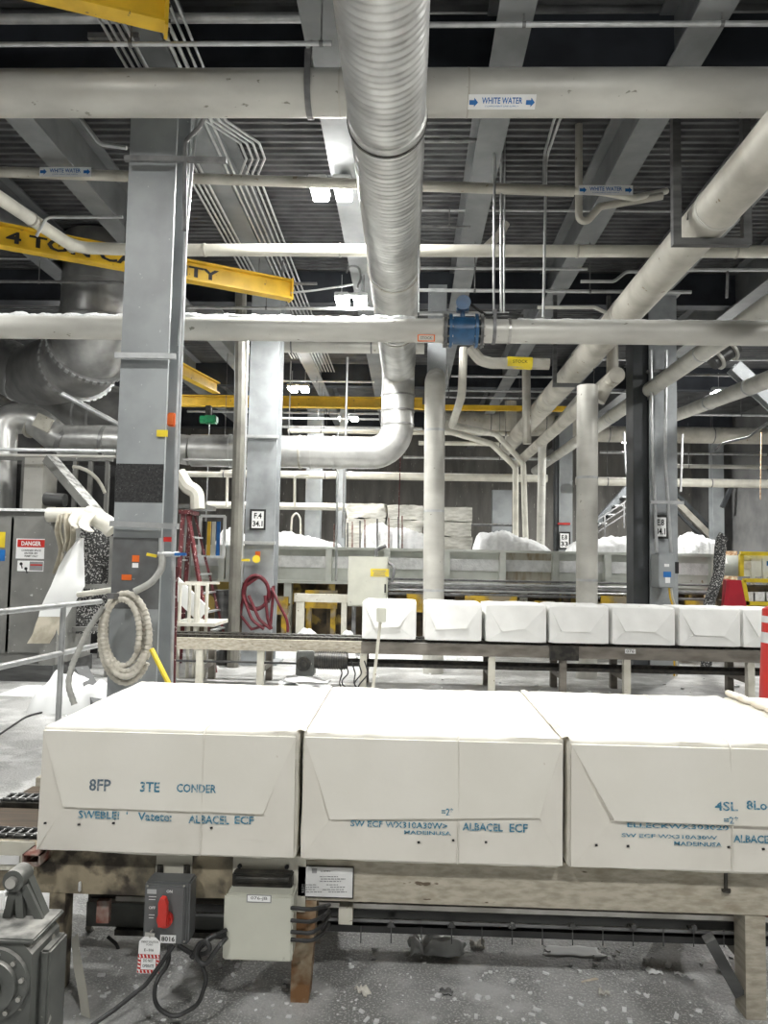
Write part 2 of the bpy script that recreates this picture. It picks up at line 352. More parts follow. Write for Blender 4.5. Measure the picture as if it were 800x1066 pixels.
# T4 snowy pipe
Y4 = 6.5; z4 = P(425, 344, Y4).z; r4 = .105
xl, xr = P(-60, 340, Y4).x, P(880, 350, Y4).x; xm0, xm1 = P(462, 345, Y4).x, P(503, 345, Y4).x
def fluffstrip(x0, x1, yc, zt, r, seed, hw=.7, amp=.03, parent=None, axis='x', name='pulp_fluff'):
    b = MB(); L = abs(x1 - x0); nu = int(L / .02); nv = 8
    def f(u, v):
        a = (v - .5) * 2 * hw; s = x0 + (x1 - x0) * u
        h = (1 - abs(v - .5) * 2) ** .5 * amp * max(.25, .3 + 1.4 * abs(noise.noise(V((s * 7, seed, v * 2)))) + .5 * noise.noise(V((s * 25, v * 6, seed))))
        if v in (0, 1): h = -.004
        R = r + h; o1, o2 = math.sin(a) * R, math.cos(a) * R
        return V((s, yc + o1, zt + o2)) if axis == 'x' else V((yc + o1, s, zt + o2))
    b.grid(f, nu, nv); b.build(name, 'fluff', parent, sharp=80)
t = thing('snowy_pipe', 'horizontal pipe topped with white pulp fluff, left of the blue flow meter', 'pipe', (0, Y4, z4))
b = MB(); b.tube([(xl, Y4, z4), (xm0, Y4, z4)], r4, 32); b.build('pipe_run', 'pipe', t)
fluffstrip(xl, xm0 - .25, Y4, z4, r4, 1, parent=t)
x = P(447, 345, Y4).x; b = MB(); q = P(444, 352, Y4 - r4)
b.box((q.x - .075, Y4 - r4 - .004, q.z - .03), (q.x + .075, Y4 - r4, q.z + .03)); b.build('pipe_tag', 'orange', t)
b = MB(); b.box((q.x - .065, Y4 - r4 - .006, q.z - .022), (q.x + .065, Y4 - r4 - .004, q.z + .022)); b.build('tag_face', 'creamplate', t)
b = MB(); b.text('STOCK', (q.x, Y4 - r4 - .008, q.z), X, Z, .024, .1); b.build('tag_print', 'ink', t)
t = thing('stainless_pipe', 'horizontal pale pipe with a dust line on top, right of the blue flow meter', 'pipe', (2, Y4, z4))
b = MB(); b.tube([(xm1, Y4, z4), (xr, Y4, z4)], r4, 32); b.build('pipe_run', 'pipe', t)
fluffstrip(xm1 + .3, xr, Y4, z4, r4, 4, hw=.35, amp=.012, parent=t)
for px in (514, 530):
    x = P(px, 345, Y4).x; b = MB(); b.tube([(x - .012, Y4, z4), (x + .012, Y4, z4)], r4 + .008, 32); b.build('clamp', 'conduitdark' if px == 514 else 'shaft', t)
hanger(t, P(514, 345, Y4).x, Y4, z4, r4, w=.03)
# blue flow meter
t = thing('flow_meter', 'blue flanged flow meter set in the snowy horizontal pipe', 'meter', ((xm0 + xm1) / 2, Y4, z4))
b = MB(); b.tube([(xm0 + .04, Y4, z4), (xm1 - .04, Y4, z4)], r4 * 1.15, 28); b.build('body', 'blue', t)
for x in (xm0 + .015, xm0 + .06, xm1 - .06, xm1 - .015):
    b = MB(); b.tube([(x - .013, Y4, z4), (x + .013, Y4, z4)], r4 * 1.42, 28); b.build('flange', 'blue' if x in (xm0 + .06, xm1 - .06) else 'darksteel', t)
for k in range(10):
    a = 2 * PI * k / 10
    for x in (xm0 + .035, xm1 - .035):
        b = MB(); c = V((x, Y4 + math.cos(a) * r4 * 1.28, z4 + math.sin(a) * r4 * 1.28)); b.cyl(c - X * .045, c + X * .045, .009, n=6); b.build('bolt', 'shaft', t)
xc = P(482, 318, Y4).x
b = MB(); b.cyl((xc, Y4, z4 + r4), (xc, Y4, z4 + .19), .022); b.cyl((xc, Y4 - .07, z4 + .23), (xc, Y4 + .06, z4 + .23), .058); b.cyl((xc, Y4 - .085, z4 + .23), (xc, Y4 - .07, z4 + .23), .065)
b.box((xc - .055, Y4 - .04, z4 + .17), (xc + .055, Y4 + .04, z4 + .20), .005); b.build('transmitter_head', 'blue', t)
pipe('black_cable', 'black cable looping from the blue flow meter head along the pipe top', [(488, 315, 6.5), (497, 322, 6.45), (506, 328, 6.45), (528, 327, 6.45), (545, 329, 6.45)], .012, 'black', rad=.05, n=8, cat='cable')
# support shelf bar just above T4
xpipe('support_bar', 'flat grey support bar lying just above the stainless pipe beside the meter', 326, 6.9, 437, 530, .02, 'conduit', n=8, cat='bar')
# spiral duct
dX, dZ, dR = -.17, 4.1, .23; Ye = 10.55
t = thing('spiral_duct', 'large silver spiral duct running away overhead and bending down and left', 'duct', (dX, 4, dZ))
b = MB(); pts = []; rr = []; n_ = int((Ye - .35 - 1.0) / .0125)
for i in range(n_ + 1):
    y = 1.0 + i * .0125; pts.append((dX, y, dZ)); ph = (y / .055) % 1.0; rr.append(dR + (.007 if ph < .28 else 0) + .002 * noise.noise(V((y * 3, 0, 0))))
b.tube(pts, rr, 44, caps=True); b.build('spiral_run', 'duct', t, sharp=60)
zh = P(345, 471, Ye).z; xlft = P(8, 460, Ye).x
path = fillet([(dX, Ye - .37, dZ), (dX, Ye, dZ), (dX, Ye, zh), (P(200, 470, Ye).x, Ye, zh)], [.34, .38], 10)
b = MB(); b.tube(path, dR * 1.0, 36); b.build('elbow_run', 'duct', t)
for zz in (3.72, 3.5, 3.3):
    b = MB(); b.tube([(dX, Ye, zz - .012), (dX, Ye, zz + .012)], dR * 1.05, 36); b.build('clamp_ring', 'ductdark', t)
for yy, w in ((4.42, .03), (6.75, .03), (8.5, .03)):
    b = MB(); b.tube([(dX, yy - w, dZ), (dX, yy + w, dZ)], dR + .014, 44); b.build('joint_band', 'duct', t)
    b = MB(); b.tube([(dX, yy + w, dZ), (dX, yy + w + .02, dZ)], dR + .02, 44); b.build('clamp_ring', 'pipebrown' if yy > 5 else 'blackgrease', t)
for px in (324, 348, 313, 240):
    x = P(px, 470, Ye).x; b = MB(); b.tube([(x - .015, Ye, zh), (x + .015, Ye, zh)], dR * 1.05, 36); b.build('clamp_ring', 'pipebrown' if px == 313 else 'duct', t)
# left end of lower duct going behind the near column
xa = P(198, 470, Ye).x
t = thing('branch_duct', 'silver duct behind the near column ending in a swan-neck elbow at the left edge', 'duct', (-5, Ye, zh))
zl = P(95, 458, Ye).z; x60 = P(58, 450, Ye).x
path = fillet([(xa, Ye, zh), (P(120, 460, Ye).x, Ye, zl), P(62, 458, Ye), P(35, 436, Ye), P(2, 436, Ye - .2), V((P(-4, 620, Ye - .3).x, Ye - .3, 0))], [.3, .3, .3, .45], 10)
b = MB(); b.tube(path, .215, 32); b.build('duct_run', 'duct', t)
for px, py, qx, qy in ((112, 460, 108, 459.5), (66, 459, 70, 461), (36, 440, 33, 439), (165, 467, 160, 467)):
    p, q = P(px, py, Ye), P(qx, qy, Ye); b = MB(); b.tube([p, q], .235, 32); b.build('clamp_ring', 'pipebrown' if px == 36 else 'ductdark', t)
b = MB(); q = P(45, 440, Ye - .24); b.obox(q, V((1, 0, -.45)).normalized(), Yv, V((.45, 0, 1)).normalized(), (.24, .04, .2)); b.build('access_cover', 'creamplate', t)
# big elbow duct at left
YB = 9.3
t = thing('elbow_duct', 'huge dull silver duct with riveted flange rings curving at the left behind the near column', 'duct', P(90, 350, YB))
path = fillet([P(112, 245, YB), P(106, 330, YB), P(80, 372, YB - .1), P(30, 395, YB - .1), P(10, 400, YB - .1)], .9, 10)
q = P(102, 372, YB + .2); path = fillet([V((q.x, q.y, 5.5)), q, P(38, 392, YB + 1.9)], 1.0, 14)
b = MB(); b.tube(path, .48, 44); b.build('duct_run', 'ductdark', t)
for (i, rr_) in ((len(path) // 2 + 2, .53), (len(path) - 3, .53)):
    a = path[i]; d = (path[i + 1] - path[i - 1]).normalized(); b = MB(); b.tube([a - d * .02, a + d * .02], rr_, 44); fr = b.build('flange_ring', 'ductdark', t)
    x_ = d.orthogonal().normalized(); y_ = d.cross(x_); b = MB()
    for k in range(36):
        an = 2 * PI * k / 36; c = a + (x_ * math.cos(an) + y_ * math.sin(an)) * .532; tt = (-x_ * math.sin(an) + y_ * math.cos(an)); nn = c - a; nn.normalize()
        b.obox(c, tt, d, nn, (.05, .05, .02))
    b.build('flange_bolts', 'conduit', fr)
for py in (300, 335):
    a = P(py * 0 + 102, py, YB + .2); a.x = q.x; a.y = q.y; b = MB(); b.tube([a - Z * .012, a + Z * .012], .488, 44); b.build('seam_band', 'ductdark', t)
pipe('insulated_duct', 'dull ribbed duct sloping down to the right under the big elbow, behind the near column', [(0, 378, 11.2), (82, 420, 11.2), (158, 443, 11.2)], .42, 'ductdark', rad=.5, n=32, bands=[(0, .3), (0, .7), (1, .1), (1, .3)], cat='duct', bandr=1.03)
pipe('diagonal_strut_pipe', 'thin pale pipe slanting down under the big elbow duct', [(65, 410, 9.0), (135, 448, 9.0)], .03, 'conduit')
# diagonal pipes on the right, along Y
def ypipe(name, label, x, z, y0, y1, r, m, bands=(), **k):
    return pipe(name, label, [(x, y0, z), (x, y1, z)], r, m, px=False, bands=[(0, (q - y0) / (y1 - y0)) for q in bands], **k)
ypipe('diagonal_pipe', 'thickest stained pipe receding from the top right corner on a steel trapeze', 2.23, 4.0, 2.5, 17.5, .163, 'pipebrown', bands=(5.4, 7.7, 11.6, 12.1), n=32, bandr=1.03, bandmat='pipe')
ypipe('lower_diagonal_pipe', 'thinner stained pipe receding just right of and below the thickest diagonal pipe', 2.55, 3.72, 9.2, 18, .10, 'pipebrown', bands=(10.5, 13), n=24, bandr=1.04, bandmat='pipe')
ypipe('right_diagonal_pipe', 'grey pipe receding from the right edge behind the dark column, coupled midway', 3.2, 3.72, 4.5, 19, .10, 'pipe', bands=(8.2, 11.7, 11.9), n=24, bandr=1.05)
pipe('sloping_cream_pipe', 'cream pipe slanting down beside the far end of the diagonal pipes', [(606, 412, 13), (565, 460, 14.5), (563, 570, 14.5)], .08, 'pipe', rad=.2)
pipe('outer_diagonal_pipe', 'pale pipe running back at the right edge above the bright lamp', [(860, 372, 7.0), (690, 438, 14)], .1, 'pipe', bands=[(0, .3), (0, .55)])
# trapeze hangers
def trapeze(label, xc, w, y, z0, ztop=5.0, s=.05):
    t = thing('trapeze_hanger', label, 'bracket', (xc, y, z0))
    for sx in (-1, 1):
        b = MB(); b.box((xc + sx * w / 2 - s / 2, y - s / 2, z0), (xc + sx * w / 2 + s / 2, y + s / 2, ztop)); b.build('post', 'darksteel', t)
    b = MB(); b.box((xc - w / 2 + s/2, y - s / 2, z0), (xc + w / 2 - s/2, y + s / 2, z0 + .05)); b.build('crossbar', 'darksteel', t)
    b = MB()
    b.tube([(xc + .17 * math.cos(a), y, z0 + .2 + .17 * math.sin(a)) for a in [PI * k / 10 for k in range(11)]], .01, 8); b.build('u_bolt', 'darksteel', t)
trapeze('dark steel trapeze frame holding the thickest diagonal pipe at the upper right', 2.24, .52, 5.55, 3.78, s=.06)
trapeze('dark steel trapeze frame holding the diagonal pipe behind the stainless pipe', 2.3, .72, 10.0, 3.75)
# vertical big pipes
pipe('standpipe', 'vertical grey pipe in the middle with a fluffy capped top, behind the second far bale', [(452, 640, 9.4, 0), (453, 398, 9.4), (456, 385, 10.2)], .13, 'pipe', rad=.12, n=28, bands=[(0, .28), (0, .55), (0, .83)], bandr=1.01)
b = MB(); q = P(455, 360, 9.7); b.box((q.x - .12, 9.62, P(455, 397, 9.6).z), (q.x + .12, 9.75, 5.0)); solo(b, 'hanger_post', 'colsilver', 'pale steel post standing above the capped middle standpipe', 'post')
t = pipe('standpipe', 'vertical mottled grey pipe right of centre with a curved swan-neck at its top', [(611, 645, 9.3, 0), (612, 402, 9.3)], .13, 'pipe', n=28, bands=[(0, .33), (0, .68)], bandr=1.01)
pipe('swan_neck_pipe', 'brown-grey swan-neck pipe curving over the top of the right standpipe', [(624, 418, 9.45), (638, 392, 9.45), (638, 356, 9.45), (618, 350, 9.45), (600, 372, 9.45)], .075, 'pipebrown', rad=.13, arcseg=8)
# lower ends reach the floor
for px in (451, 611):
    pass
# horizontal runs: label, y, Y, x0, x1, r, mat
runs = [
 ('grey pipe crossing at the top left above the thickest pipe', 18, 4.9, -60, 345, .033, 'conduit'),
 ('thin dark pipe under the top left pipe, left of the spiral duct', 45, 4.6, -60, 345, .015, 'conduit'),
 ('thin pipe at the top right crossing in front of the dark girder', 26, 4.75, 436, 880, .018, 'conduit'),
 ('thin conduit short run left of the hanging rods under the thickest pipe', 146, 6.9, 436, 505, .022, 'conduitdark'),
 ('thin pale conduit just below the right white water label', 219, 7.6, 436, 700, .012, 'conduit'),
 ('thin dark conduit beside the spiral duct above the cream pipe', 236, 7.5, 436, 490, .014, 'conduitdark'),
 ('pale conduit just below the cream pipe to the right of the duct', 279, 8.3, 436, 612, .016, 'conduit'),
 ('pale conduit second below the cream pipe right of the duct', 302, 8.3, 436, 720, .02, 'conduit'),
 ('grey conduit crossing behind the near column below the yellow jib', 296, 8.8, -60, 330, .018, 'conduitdark'),
 ('pale thin conduit crossing at the left under the yellow jib end', 272, 8.9, -60, 130, .01, 'conduit'),
 ('pale conduit crossing the left behind the huge elbow duct', 315, 12.2, -60, 130, .03, 'conduitdark'),
 ('pale conduit crossing close behind the snowy pipe at centre left', 322, 9.3, 195, 390, .02, 'conduit'),
 ('thick dim pipe between the column signed F.4 and the lamp area', 361, 11.4, 292, 442, .11, 'pipe'),
 ('pale pipe in the middle distance at centre right above the thick dim duct', 391, 13.0, 470, 602, .02, 'conduit'),
 ('thin pale pipe middle distance, second below the yellow pipe tag', 406, 13.6, 464, 660, .018, 'conduit'),
 ('thin pale pipe middle distance, third below the yellow pipe tag', 413, 13.6, 464, 590, .015, 'conduit'),
 ('thick dim horizontal duct far behind at centre right', 439, 18.5, 464, 600, .32, 'pipebrown'),
 ('thick cream-grey horizontal pipe below the bright right lamp', 449, 17.5, 618, 900, .19, 'pipebrown'),
 ('white pipe behind the middle standpipe at lamp height', 450, 15.5, 300, 545, .05, 'cream'),
 ('white pipe just under the upper white pipe at centre', 461, 15.5, 436, 520, .045, 'cream'),
 ('thin grey pipe above the long white wall pipe at centre', 476, 16.5, 420, 580, .03, 'conduit'),
 ('long white pipe crossing in front of the concrete wall at left centre', 496, 16.5, 230, 570, .085, 'cream'),
 ('long white pipe crossing in front of the concrete wall at the right', 498, 17.6, 600, 900, .10, 'cream'),
 ('pale pipe crossing low behind the column signed F.4', 529, 15.2, 215, 362, .075, 'cream'),
 ('dark rail pipe crossing far right above the white wall pipe', 468, 19, 625, 880, .03, 'conduit'),
 ('thin pale rail far right just above the concrete panel', 481, 19, 700, 880, .05, 'pipe'),
 ('pale thin pipe over the left lamp in the distance', 398, 14.6, 292, 390, .02, 'conduit'),
 ('pale thin pipe under the left distant lamp', 437, 15, 292, 395, .02, 'conduit'),
 ('second pale thin pipe under the left distant lamp', 431, 17, 195, 395, .03, 'conduit'),
 ('thin pale pipe behind the column signed F.4 at duct height', 446, 16, 292, 440, .03, 'conduit'),
 ('pale conduit far right beyond the dark column under the stainless pipe', 371, 13, 700, 900, .018, 'conduit'),
 ('pale conduit far right above the bright right lamp', 387, 13.2, 700, 900, .025, 'conduitdark'),
 ('pale conduit level with the bright right lamp', 428, 16, 700, 900, .025, 'conduit'),
 ('pale thin conduit behind the swan-neck pipe', 372, 12.4, 625, 664, .02, 'conduit'),
 ('cream handrail pipe across the left machinery', 474, 8.6, -40, 120, .022, 'conduit'),
 ('thin pipe below the cream handrail pipe at the left', 480, 9.4, -40, 120, .02, 'pipe'),
 ('thin pipe under the branch duct between the columns', 482, 9.7, 190, 247, .015, 'conduit'),
 ('thin pale conduit crossing between columns under the branch duct', 497, 13, 190, 247, .05, 'cream'),
 ('pale conduit low in the background left of the stairs', 545, 20, 470, 535, .03, 'conduitdark'),
]
for lab, py, Y, x0, x1, r, m in runs:
    g = xline(py, Y, x0, x1); zz = g[0].z
    if zz < 2.7: pipe('horizontal_pipe', lab, g, r, m, px=False, n=10); continue
    t = thing('horizontal_pipe', lab, 'pipe', g[0])
    b = MB(); b.tube(g, r, 14); b.build('pipe_run', m, t)
    xs_ = [x for x in (-7, -5.9, -4.6, -3.3, -1.9, -.66, .66, 1.95, 3.3, 4.6, 5.9, 7) if g[0].x + .05 < x + .05 < g[1].x]
    if not xs_: xs_ = [(g[0].x + g[1].x) / 2]
    if len(xs_) > 2: xs_ = [xs_[0], xs_[-1]] if len(xs_) < 5 else [xs_[1], xs_[-2]]
    for x in xs_:
        b = MB(); b.cyl((x + .05, Y, zz), (x + .05, Y, max(5.0, zz + .02)), .006, n=6); b.tube([(x + .038, Y, zz), (x + .062, Y, zz)], r + .006, 14); b.build('hanger_rod', 'conduitdark', t)
# white flat strip top right
b = MB(); q = P(425, 14, 5.8); b.box((P(440, 14, 5.8).x, 5.78, q.z - .03), (P(712, 14, 5.8).x, 5.8, q.z + .03)); solo(b, 'cable_tray', 'cream', 'pale flat cable tray strip at the top right above the thin pipe', 'tray')
# ceiling conduit bundle (left) following the beam
lab = 'thin steel conduit in the bundle under the ceiling beam just right of the near column'
for k in range(6):
    x0 = -1.72 + k * .055; z0 = 4.94
    pts = [(x0, 2.6, z0), (x0, 6.2, z0), (x0 + .0, 6.25, z0), (x0, 14, z0)]
    if k >= 2: pts = [(x0 - .1, 2.6, z0), (x0 - .1, 5.85, z0), (x0 + .12, 6.15, z0 - .02), (x0 + .12, 6.4, z0 - .02), (x0, 6.7, z0), (x0, 14, z0)]
    pipe('ceiling_conduit', lab, pts, .011, 'conduit', rad=.06, n=8, px=False, group='bundle of ceiling conduits', cat='conduit', arcseg=3)
for k in range(4):
    x0 = -2.0 - k * .05
    pipe('ceiling_conduit', 'thin steel conduit in the bundle left of the ceiling beam above the near column', [(x0 + .05, 2.6, 4.92), (x0 + .05, 13, 4.92)], .011, 'conduit', n=8, px=False, group='second bundle of ceiling conduits', cat='conduit')
# unistrut crossbars
for (x0, y0, x1, y1, Y, lab) in ((92, 38, 145, 38, 4.9, 'perforated grey strut across the beam at the top left'), (130, 165, 236, 167, 5.3, 'long grey strut bar across the near column just under the white water pipe'),
                        (120, 370, 183, 371, 5.34, 'pale strut bar clamped round the near column at mid height'), (115, 545, 186, 548, 5.34, 'pale strut bar clamped round the near column above the orange stickers')):
    b = MB(); b.bar(P(x0, y0, Y), P(x1, y1, Y), .03, .04); solo(b, 'strut_bar', 'conduit' if Y > 5.31 else 'conduitdark', lab, 'bar')
# misc. bent conduits
bent = [
 ('pale conduit bending below the thickest pipe left of the near column', [(80, 118, 6.2), (104, 150, 6.2), (132, 154, 6.2)], .018, 'conduit'),
 ('pale conduit bending from the cream pipe to the near column', [(38, 246, 6.6), (48, 226, 6.6), (128, 226, 6.6)], .014, 'conduit'),
 ('dark snaking conduit down the right side of the near column from the thickest pipe', [(214, 120, 5.25), (208, 132, 5.3), (193, 147, 5.3), (192, 240, 5.3)], .017, 'conduitdark'),
 ('twin white conduit slanting across the top right to a vertical drop', [(622, -20, 5.6), (602, 90, 5.9), (583, 125, 6.6), (569, 165, 7), (566, 330, 6.6)], .013, 'conduit'),
 ('second of the twin white conduits slanting from the top right', [(614, -20, 5.6), (595, 90, 5.9), (577, 125, 6.6), (567, 160, 7.1), (566, 200, 7.1)], .013, 'conduit'),
 ('bent conduit between the diagonal pipe and the right edge under the cream pipe', [(605, 293, 8), (640, 293, 8), (652, 283, 8), (720, 281, 8), (880, 281, 8)], .018, 'conduit'),
 ('bent conduit crossing above the stainless pipe at right', [(560, 320, 8.5), (620, 320, 8.5), (640, 330, 8.5)], .02, 'pipe'),
 ('cream pipe dropping beside the flow meter and branching right in the distance', [(483, 362, 9.6), (481, 412, 9.6), (471, 443, 10.5), (517, 452, 14), (545, 482, 14), (548, 575, 14)], .055, 'cream'),
 ('cream pipe with a double bend left of the tall cream vertical pipe', [(464, 448, 14.3), (512, 462, 14.3), (537, 486, 14.3), (537, 575, 14.3)], .06, 'cream'),
 ('tall pale vertical pipe in the distance left of the diagonal pipes', [(548, 380, 12.6), (549, 462, 12.6)], .075, 'pipebrown'),
 ('short dim vertical pipe in the distance behind the tall pale one', [(532, 418, 16), (532, 462, 16)], .13, 'pipebrown'),
 ('brown horizontal pipe carrying a yellow tag behind the flow meter', [(490, 362, 8.2), (500, 375, 8.2), (512, 378, 8.2), (572, 379, 8.2)], .065, 'pipebrown'),
 ('hooked thin conduit at the far right hanging over the concrete wall', [(660, 496, 15.5), (652, 494, 15.5), (650, 450, 15.5)], .02, 'conduit'),
 ('bent conduit over the far right brace', [(800, 440, 12), (780, 455, 12), (752, 462, 12), (745, 470, 12)], .02, 'conduitdark'),
 ('white cord dangling under the small distant lamp on the right', [(657, 465, 19.5), (655, 505, 19.5)], .018, 'pipe'),
 ('white drop pipe with a cup end right of the dark column', [(711, 452, 15), (709, 512, 15)], .022, 'conduitdark'),
 ('thin curved conduit loop behind the column signed F.4', [(236, 528, 14), (237, 490, 14), (252, 490, 14)], .025, 'cream'),
 ('white curved conduit right of the column signed F.4', [(307, 528, 14), (307, 494, 14), (322, 494, 14)], .025, 'cream'),
 ('small white arch of pipe above the bin beside the column signed F.4', [(303, 562, 13.5), (304, 538, 13.5), (309, 533, 13.5), (313, 540, 13.5), (313, 562, 13.5)], .018, 'cream'),
 ('white insulated pipe with elbow between the two left columns', [(186, 492, 9.3), (195, 507, 9.3), (205, 512, 9.3), (206, 530, 9.3)], .09, 'cream'),
 ('thin pale rod stay reaching from the jib tip toward the duct', [(303, 305, 8.7), (330, 302, 8.7), (368, 296, 8.7)], .012, 'conduit'),
 ('small hook conduit beside the duct above the second lamp', [(361, 284, 8.9), (363, 277, 8.9), (374, 277, 8.9), (376, 290, 8.9), (372, 300, 8.9)], .014, 'conduitdark'),
 ('red thin cord hanging down under the duct elbow', [(417, 475, 11.5), (415, 552, 11.5)], .008, 'redladder'),
 ('white vertical conduit running down the whole right side of the near column', [(205, 120, 5.6), (193, 250, 5.45), (184, 450, 5.45), (180, 700, 5.45, 0)], .013, 'conduit'),
 ('thin vertical wire right of the near column', [(199, 130, 5.7), (189, 320, 5.7), (185, 360, 5.6)], .006, 'conduit'),
 ('brown downpipe standing beside the column signed F.4', [(251, 300, 9.5), (250, 420, 9.5), (244, 640, 9.5, 0)], .075, 'dullpipe'),
 ('white thin conduit up the left face of the column signed F.4', [(258, 350, 9.72), (255, 480, 9.72), (250, 640, 9.72)], .018, 'conduit'),
 ('left white conduit running down the front of the column signed E.8 34.1', [(678, 365, 9.75), (679, 440, 9.75), (684, 575, 9.75)], .022, 'conduit'),
 ('right white conduit running down the front of the column signed E.8 34.1', [(694, 365, 9.75), (693, 480, 9.75), (699, 575, 9.75)], .022, 'conduit'),
 ('pair of thin rods rising beside the white electrical panel', [(357, 560, 11.6), (362, 372, 11.6)], .018, 'conduit'),
 ('thin rod just right of the rod by the white electrical panel', [(350, 605, 11.6), (352, 450, 11.6)], .018, 'conduit'),
 ('left of the hanging rods between duct and flow meter', [(515, 150, 6.45), (514, 330, 6.45)], .01, 'conduit'),
 ('middle hanging rod between the ceiling and the pipe right of the flow meter', [(522, 130, 6.6), (522, 325, 6.6)], .012, 'conduit'),
 ('right of the three hanging rods by the flow meter', [(526, 120, 6.7), (525, 325, 6.7)], .008, 'conduit'),
 ('wire dropping along the right side of the spiral duct', [(436, 30, 6.2), (436, 325, 6.2)], .008, 'conduit'),
 ('thin rod dropping beside the far lamp cluster at centre left', [(303, 376, 13), (301, 455, 13)], .012, 'conduit'),
 ('cream pipe end dropping diagonally behind the hanging rods', [(527, 232, 7.6), (520, 245, 7.6), (502, 262, 7.6)], .045, 'pipebrown'),
 ('thin vertical hanger rod right of the swan-neck pipe', [(659, 375, 12), (658, 450, 12)], .012, 'conduitdark'),
 ('thin hanger rod above the right diagonal pipe', [(758, 278, 8), (757, 310, 8)], .014, 'conduitdark'),
 ('thin orange tinted rod hanging at the far right before the wall', [(793, 450, 14), (792, 520, 14)], .008, 'rusty'),
]
for lab, pts, r, m in bent: pipe('bent_pipe' if len(pts) > 2 else 'thin_rod', lab, pts, r, m, rad=.09 if r < .05 else .15, n=10, arcseg=4, cat='pipe' if len(pts) > 2 else 'rod')
t = thing('pipe_marker', 'yellow marker band on the brown pipe behind the flow meter', 'label', P(540, 377, 8.1))
b = MB(); a, c = P(528, 377.5, 8.2), P(554, 378.5, 8.2); b.tube([a, c], .069, 20); b.build('band', 'yellow2', t)
b = MB(); q = (a + c) / 2; b.text('STOCK', q - Yv * .072, X, Z, .035, .16); b.build('print', 'ink', t)
# diagonals bracing at far right
b = MB(); b.ibeam(P(764, 382, 9.6), P(850, 462, 9.6), .16, .16, up=(0, 1, 0)); solo(b, 'diagonal_brace', 'colsilver', 'pale grey steel brace slanting down at the right edge beside the bright lamp', 'brace')
t = thing('gate_valve', 'dark valve and bolted flange cluster above the pale brace at the right', 'valve', P(752, 375, 9.9))
b = MB(); c = P(750, 372, 9.9); b.cyl(c - V((.1, 0, .08)), c + V((.22, 0, .14)), .1); b.build('body', 'darksteel', t)
for s in (-.08, .2): b = MB(); q = c + V((.32, 0, .22)) * s * 2; d = V((.32, 0, .22)).normalized(); b.cyl(q, q + d * .03, .15); b.build('flange', 'pipe', t)
b = MB(); b.cyl(c + V((-.05, 0, 0)), c + V((-.22, 0, .16)), .03); b.tube([c + V((-.22, 0, .16)) + (V((.6, 0, .8)) * math.cos(a) + Yv * math.sin(a)) * .12 for a in [2 * PI * k / 16 for k in range(16)]], .012, 8, closed=True); b.build('handwheel', 'darksteel', t)
# ------------------------------------------------------------------ lamps
lightn = [0]
def lamp_obj(label, c, power, m='lamp', tilt=0, w=.42, ztop=5.0, group=None):
    c = V(c); t = thing('high_bay_lamp', label, 'lamp', c, group)
    b = MB()
    for s in (-1, 1):
        b.box((c.x + s * w * .27 - w * .21, c.y - .19, c.z + .012), (c.x + s * w * .27 + w * .21, c.y + .19, c.z + .06), .008)
    b.box((c.x - w * .5, c.y - .05, c.z + .06), (c.x + w * .5, c.y + .05, c.z + .10), .005); b.build('housing', 'conduit', t)
    for s in (-1, 1):
        b = MB(); b.box((c.x + s * w * .27 - w * .18, c.y - .17, c.z - .035), (c.x + s * w * .27 + w * .18, c.y + .17, c.z + .01), .012); b.build('led_panel', m, t)
    for s in (-1, 1): b = MB(); b.cyl((c.x + s * w * .3, c.y, c.z + .1), (c.x + s * w * .3, c.y, ztop), .006, n=6); b.build('hanger_wire', 'conduit', t)
    for k, (typ, pw, dz) in enumerate((('AREA', power, -.06), ('POINT', power * .06, -.12))):
        ld = bpy.data.lights.new('high_bay_light', typ); ld.energy = pw; ld.color = (1, .995, .97)
        if typ == 'AREA': ld.shape = 'RECTANGLE'; ld.size = w; ld.size_y = .36; ld.spread = math.radians(170)
        else: ld.shadow_soft_size = .06
        lo = bpy.data.objects.new('high_bay_light', ld); C.objects.link(lo); lo.parent = t; lo.location = (0, 0, dz)
LW = 235
lamp_obj('brightest lamp, hanging left of the spiral duct under the thickest pipe', P(345, 198, 6.9), LW)
lamp_obj('bright lamp close left of the spiral duct just above the snowy pipe', P(366, 314, 9.3), LW)
lamp_obj('small distant lamp glowing between the column signed F.4 and the duct', P(311, 405, 14.2), LW, ztop=5.0)
lamp_obj('bright lamp near the pale brace at the right edge', P(759, 409, 14.0), LW * 1.4, 'lamp', w=.62)
lamp_obj('tiny distant lamp just left of the column signed E.8 34.1', P(657, 459, 19.6), LW * 1.3, ztop=5.0)
lamp_obj('dim low lamp strip glimpsed left of the duct elbow', P(363, 436, 17.5), LW, 'lampfar', w=.5)
for (x, y) in ((-2.6, 2.9), (1.3, 2.9), (4.6, 3.1), (-2.0, -1.6), (1.8, -1.6), (5.4, 7.2), (-5.6, 5.6), (-5.5, 12), (7.6, 12.2)):
    lamp_obj('high bay lamp of the same kind outside the view', (x, y, 4.75), LW * (.56 if y < 2 else (.36 if y < 4 else .6)), group='lamps outside the view')
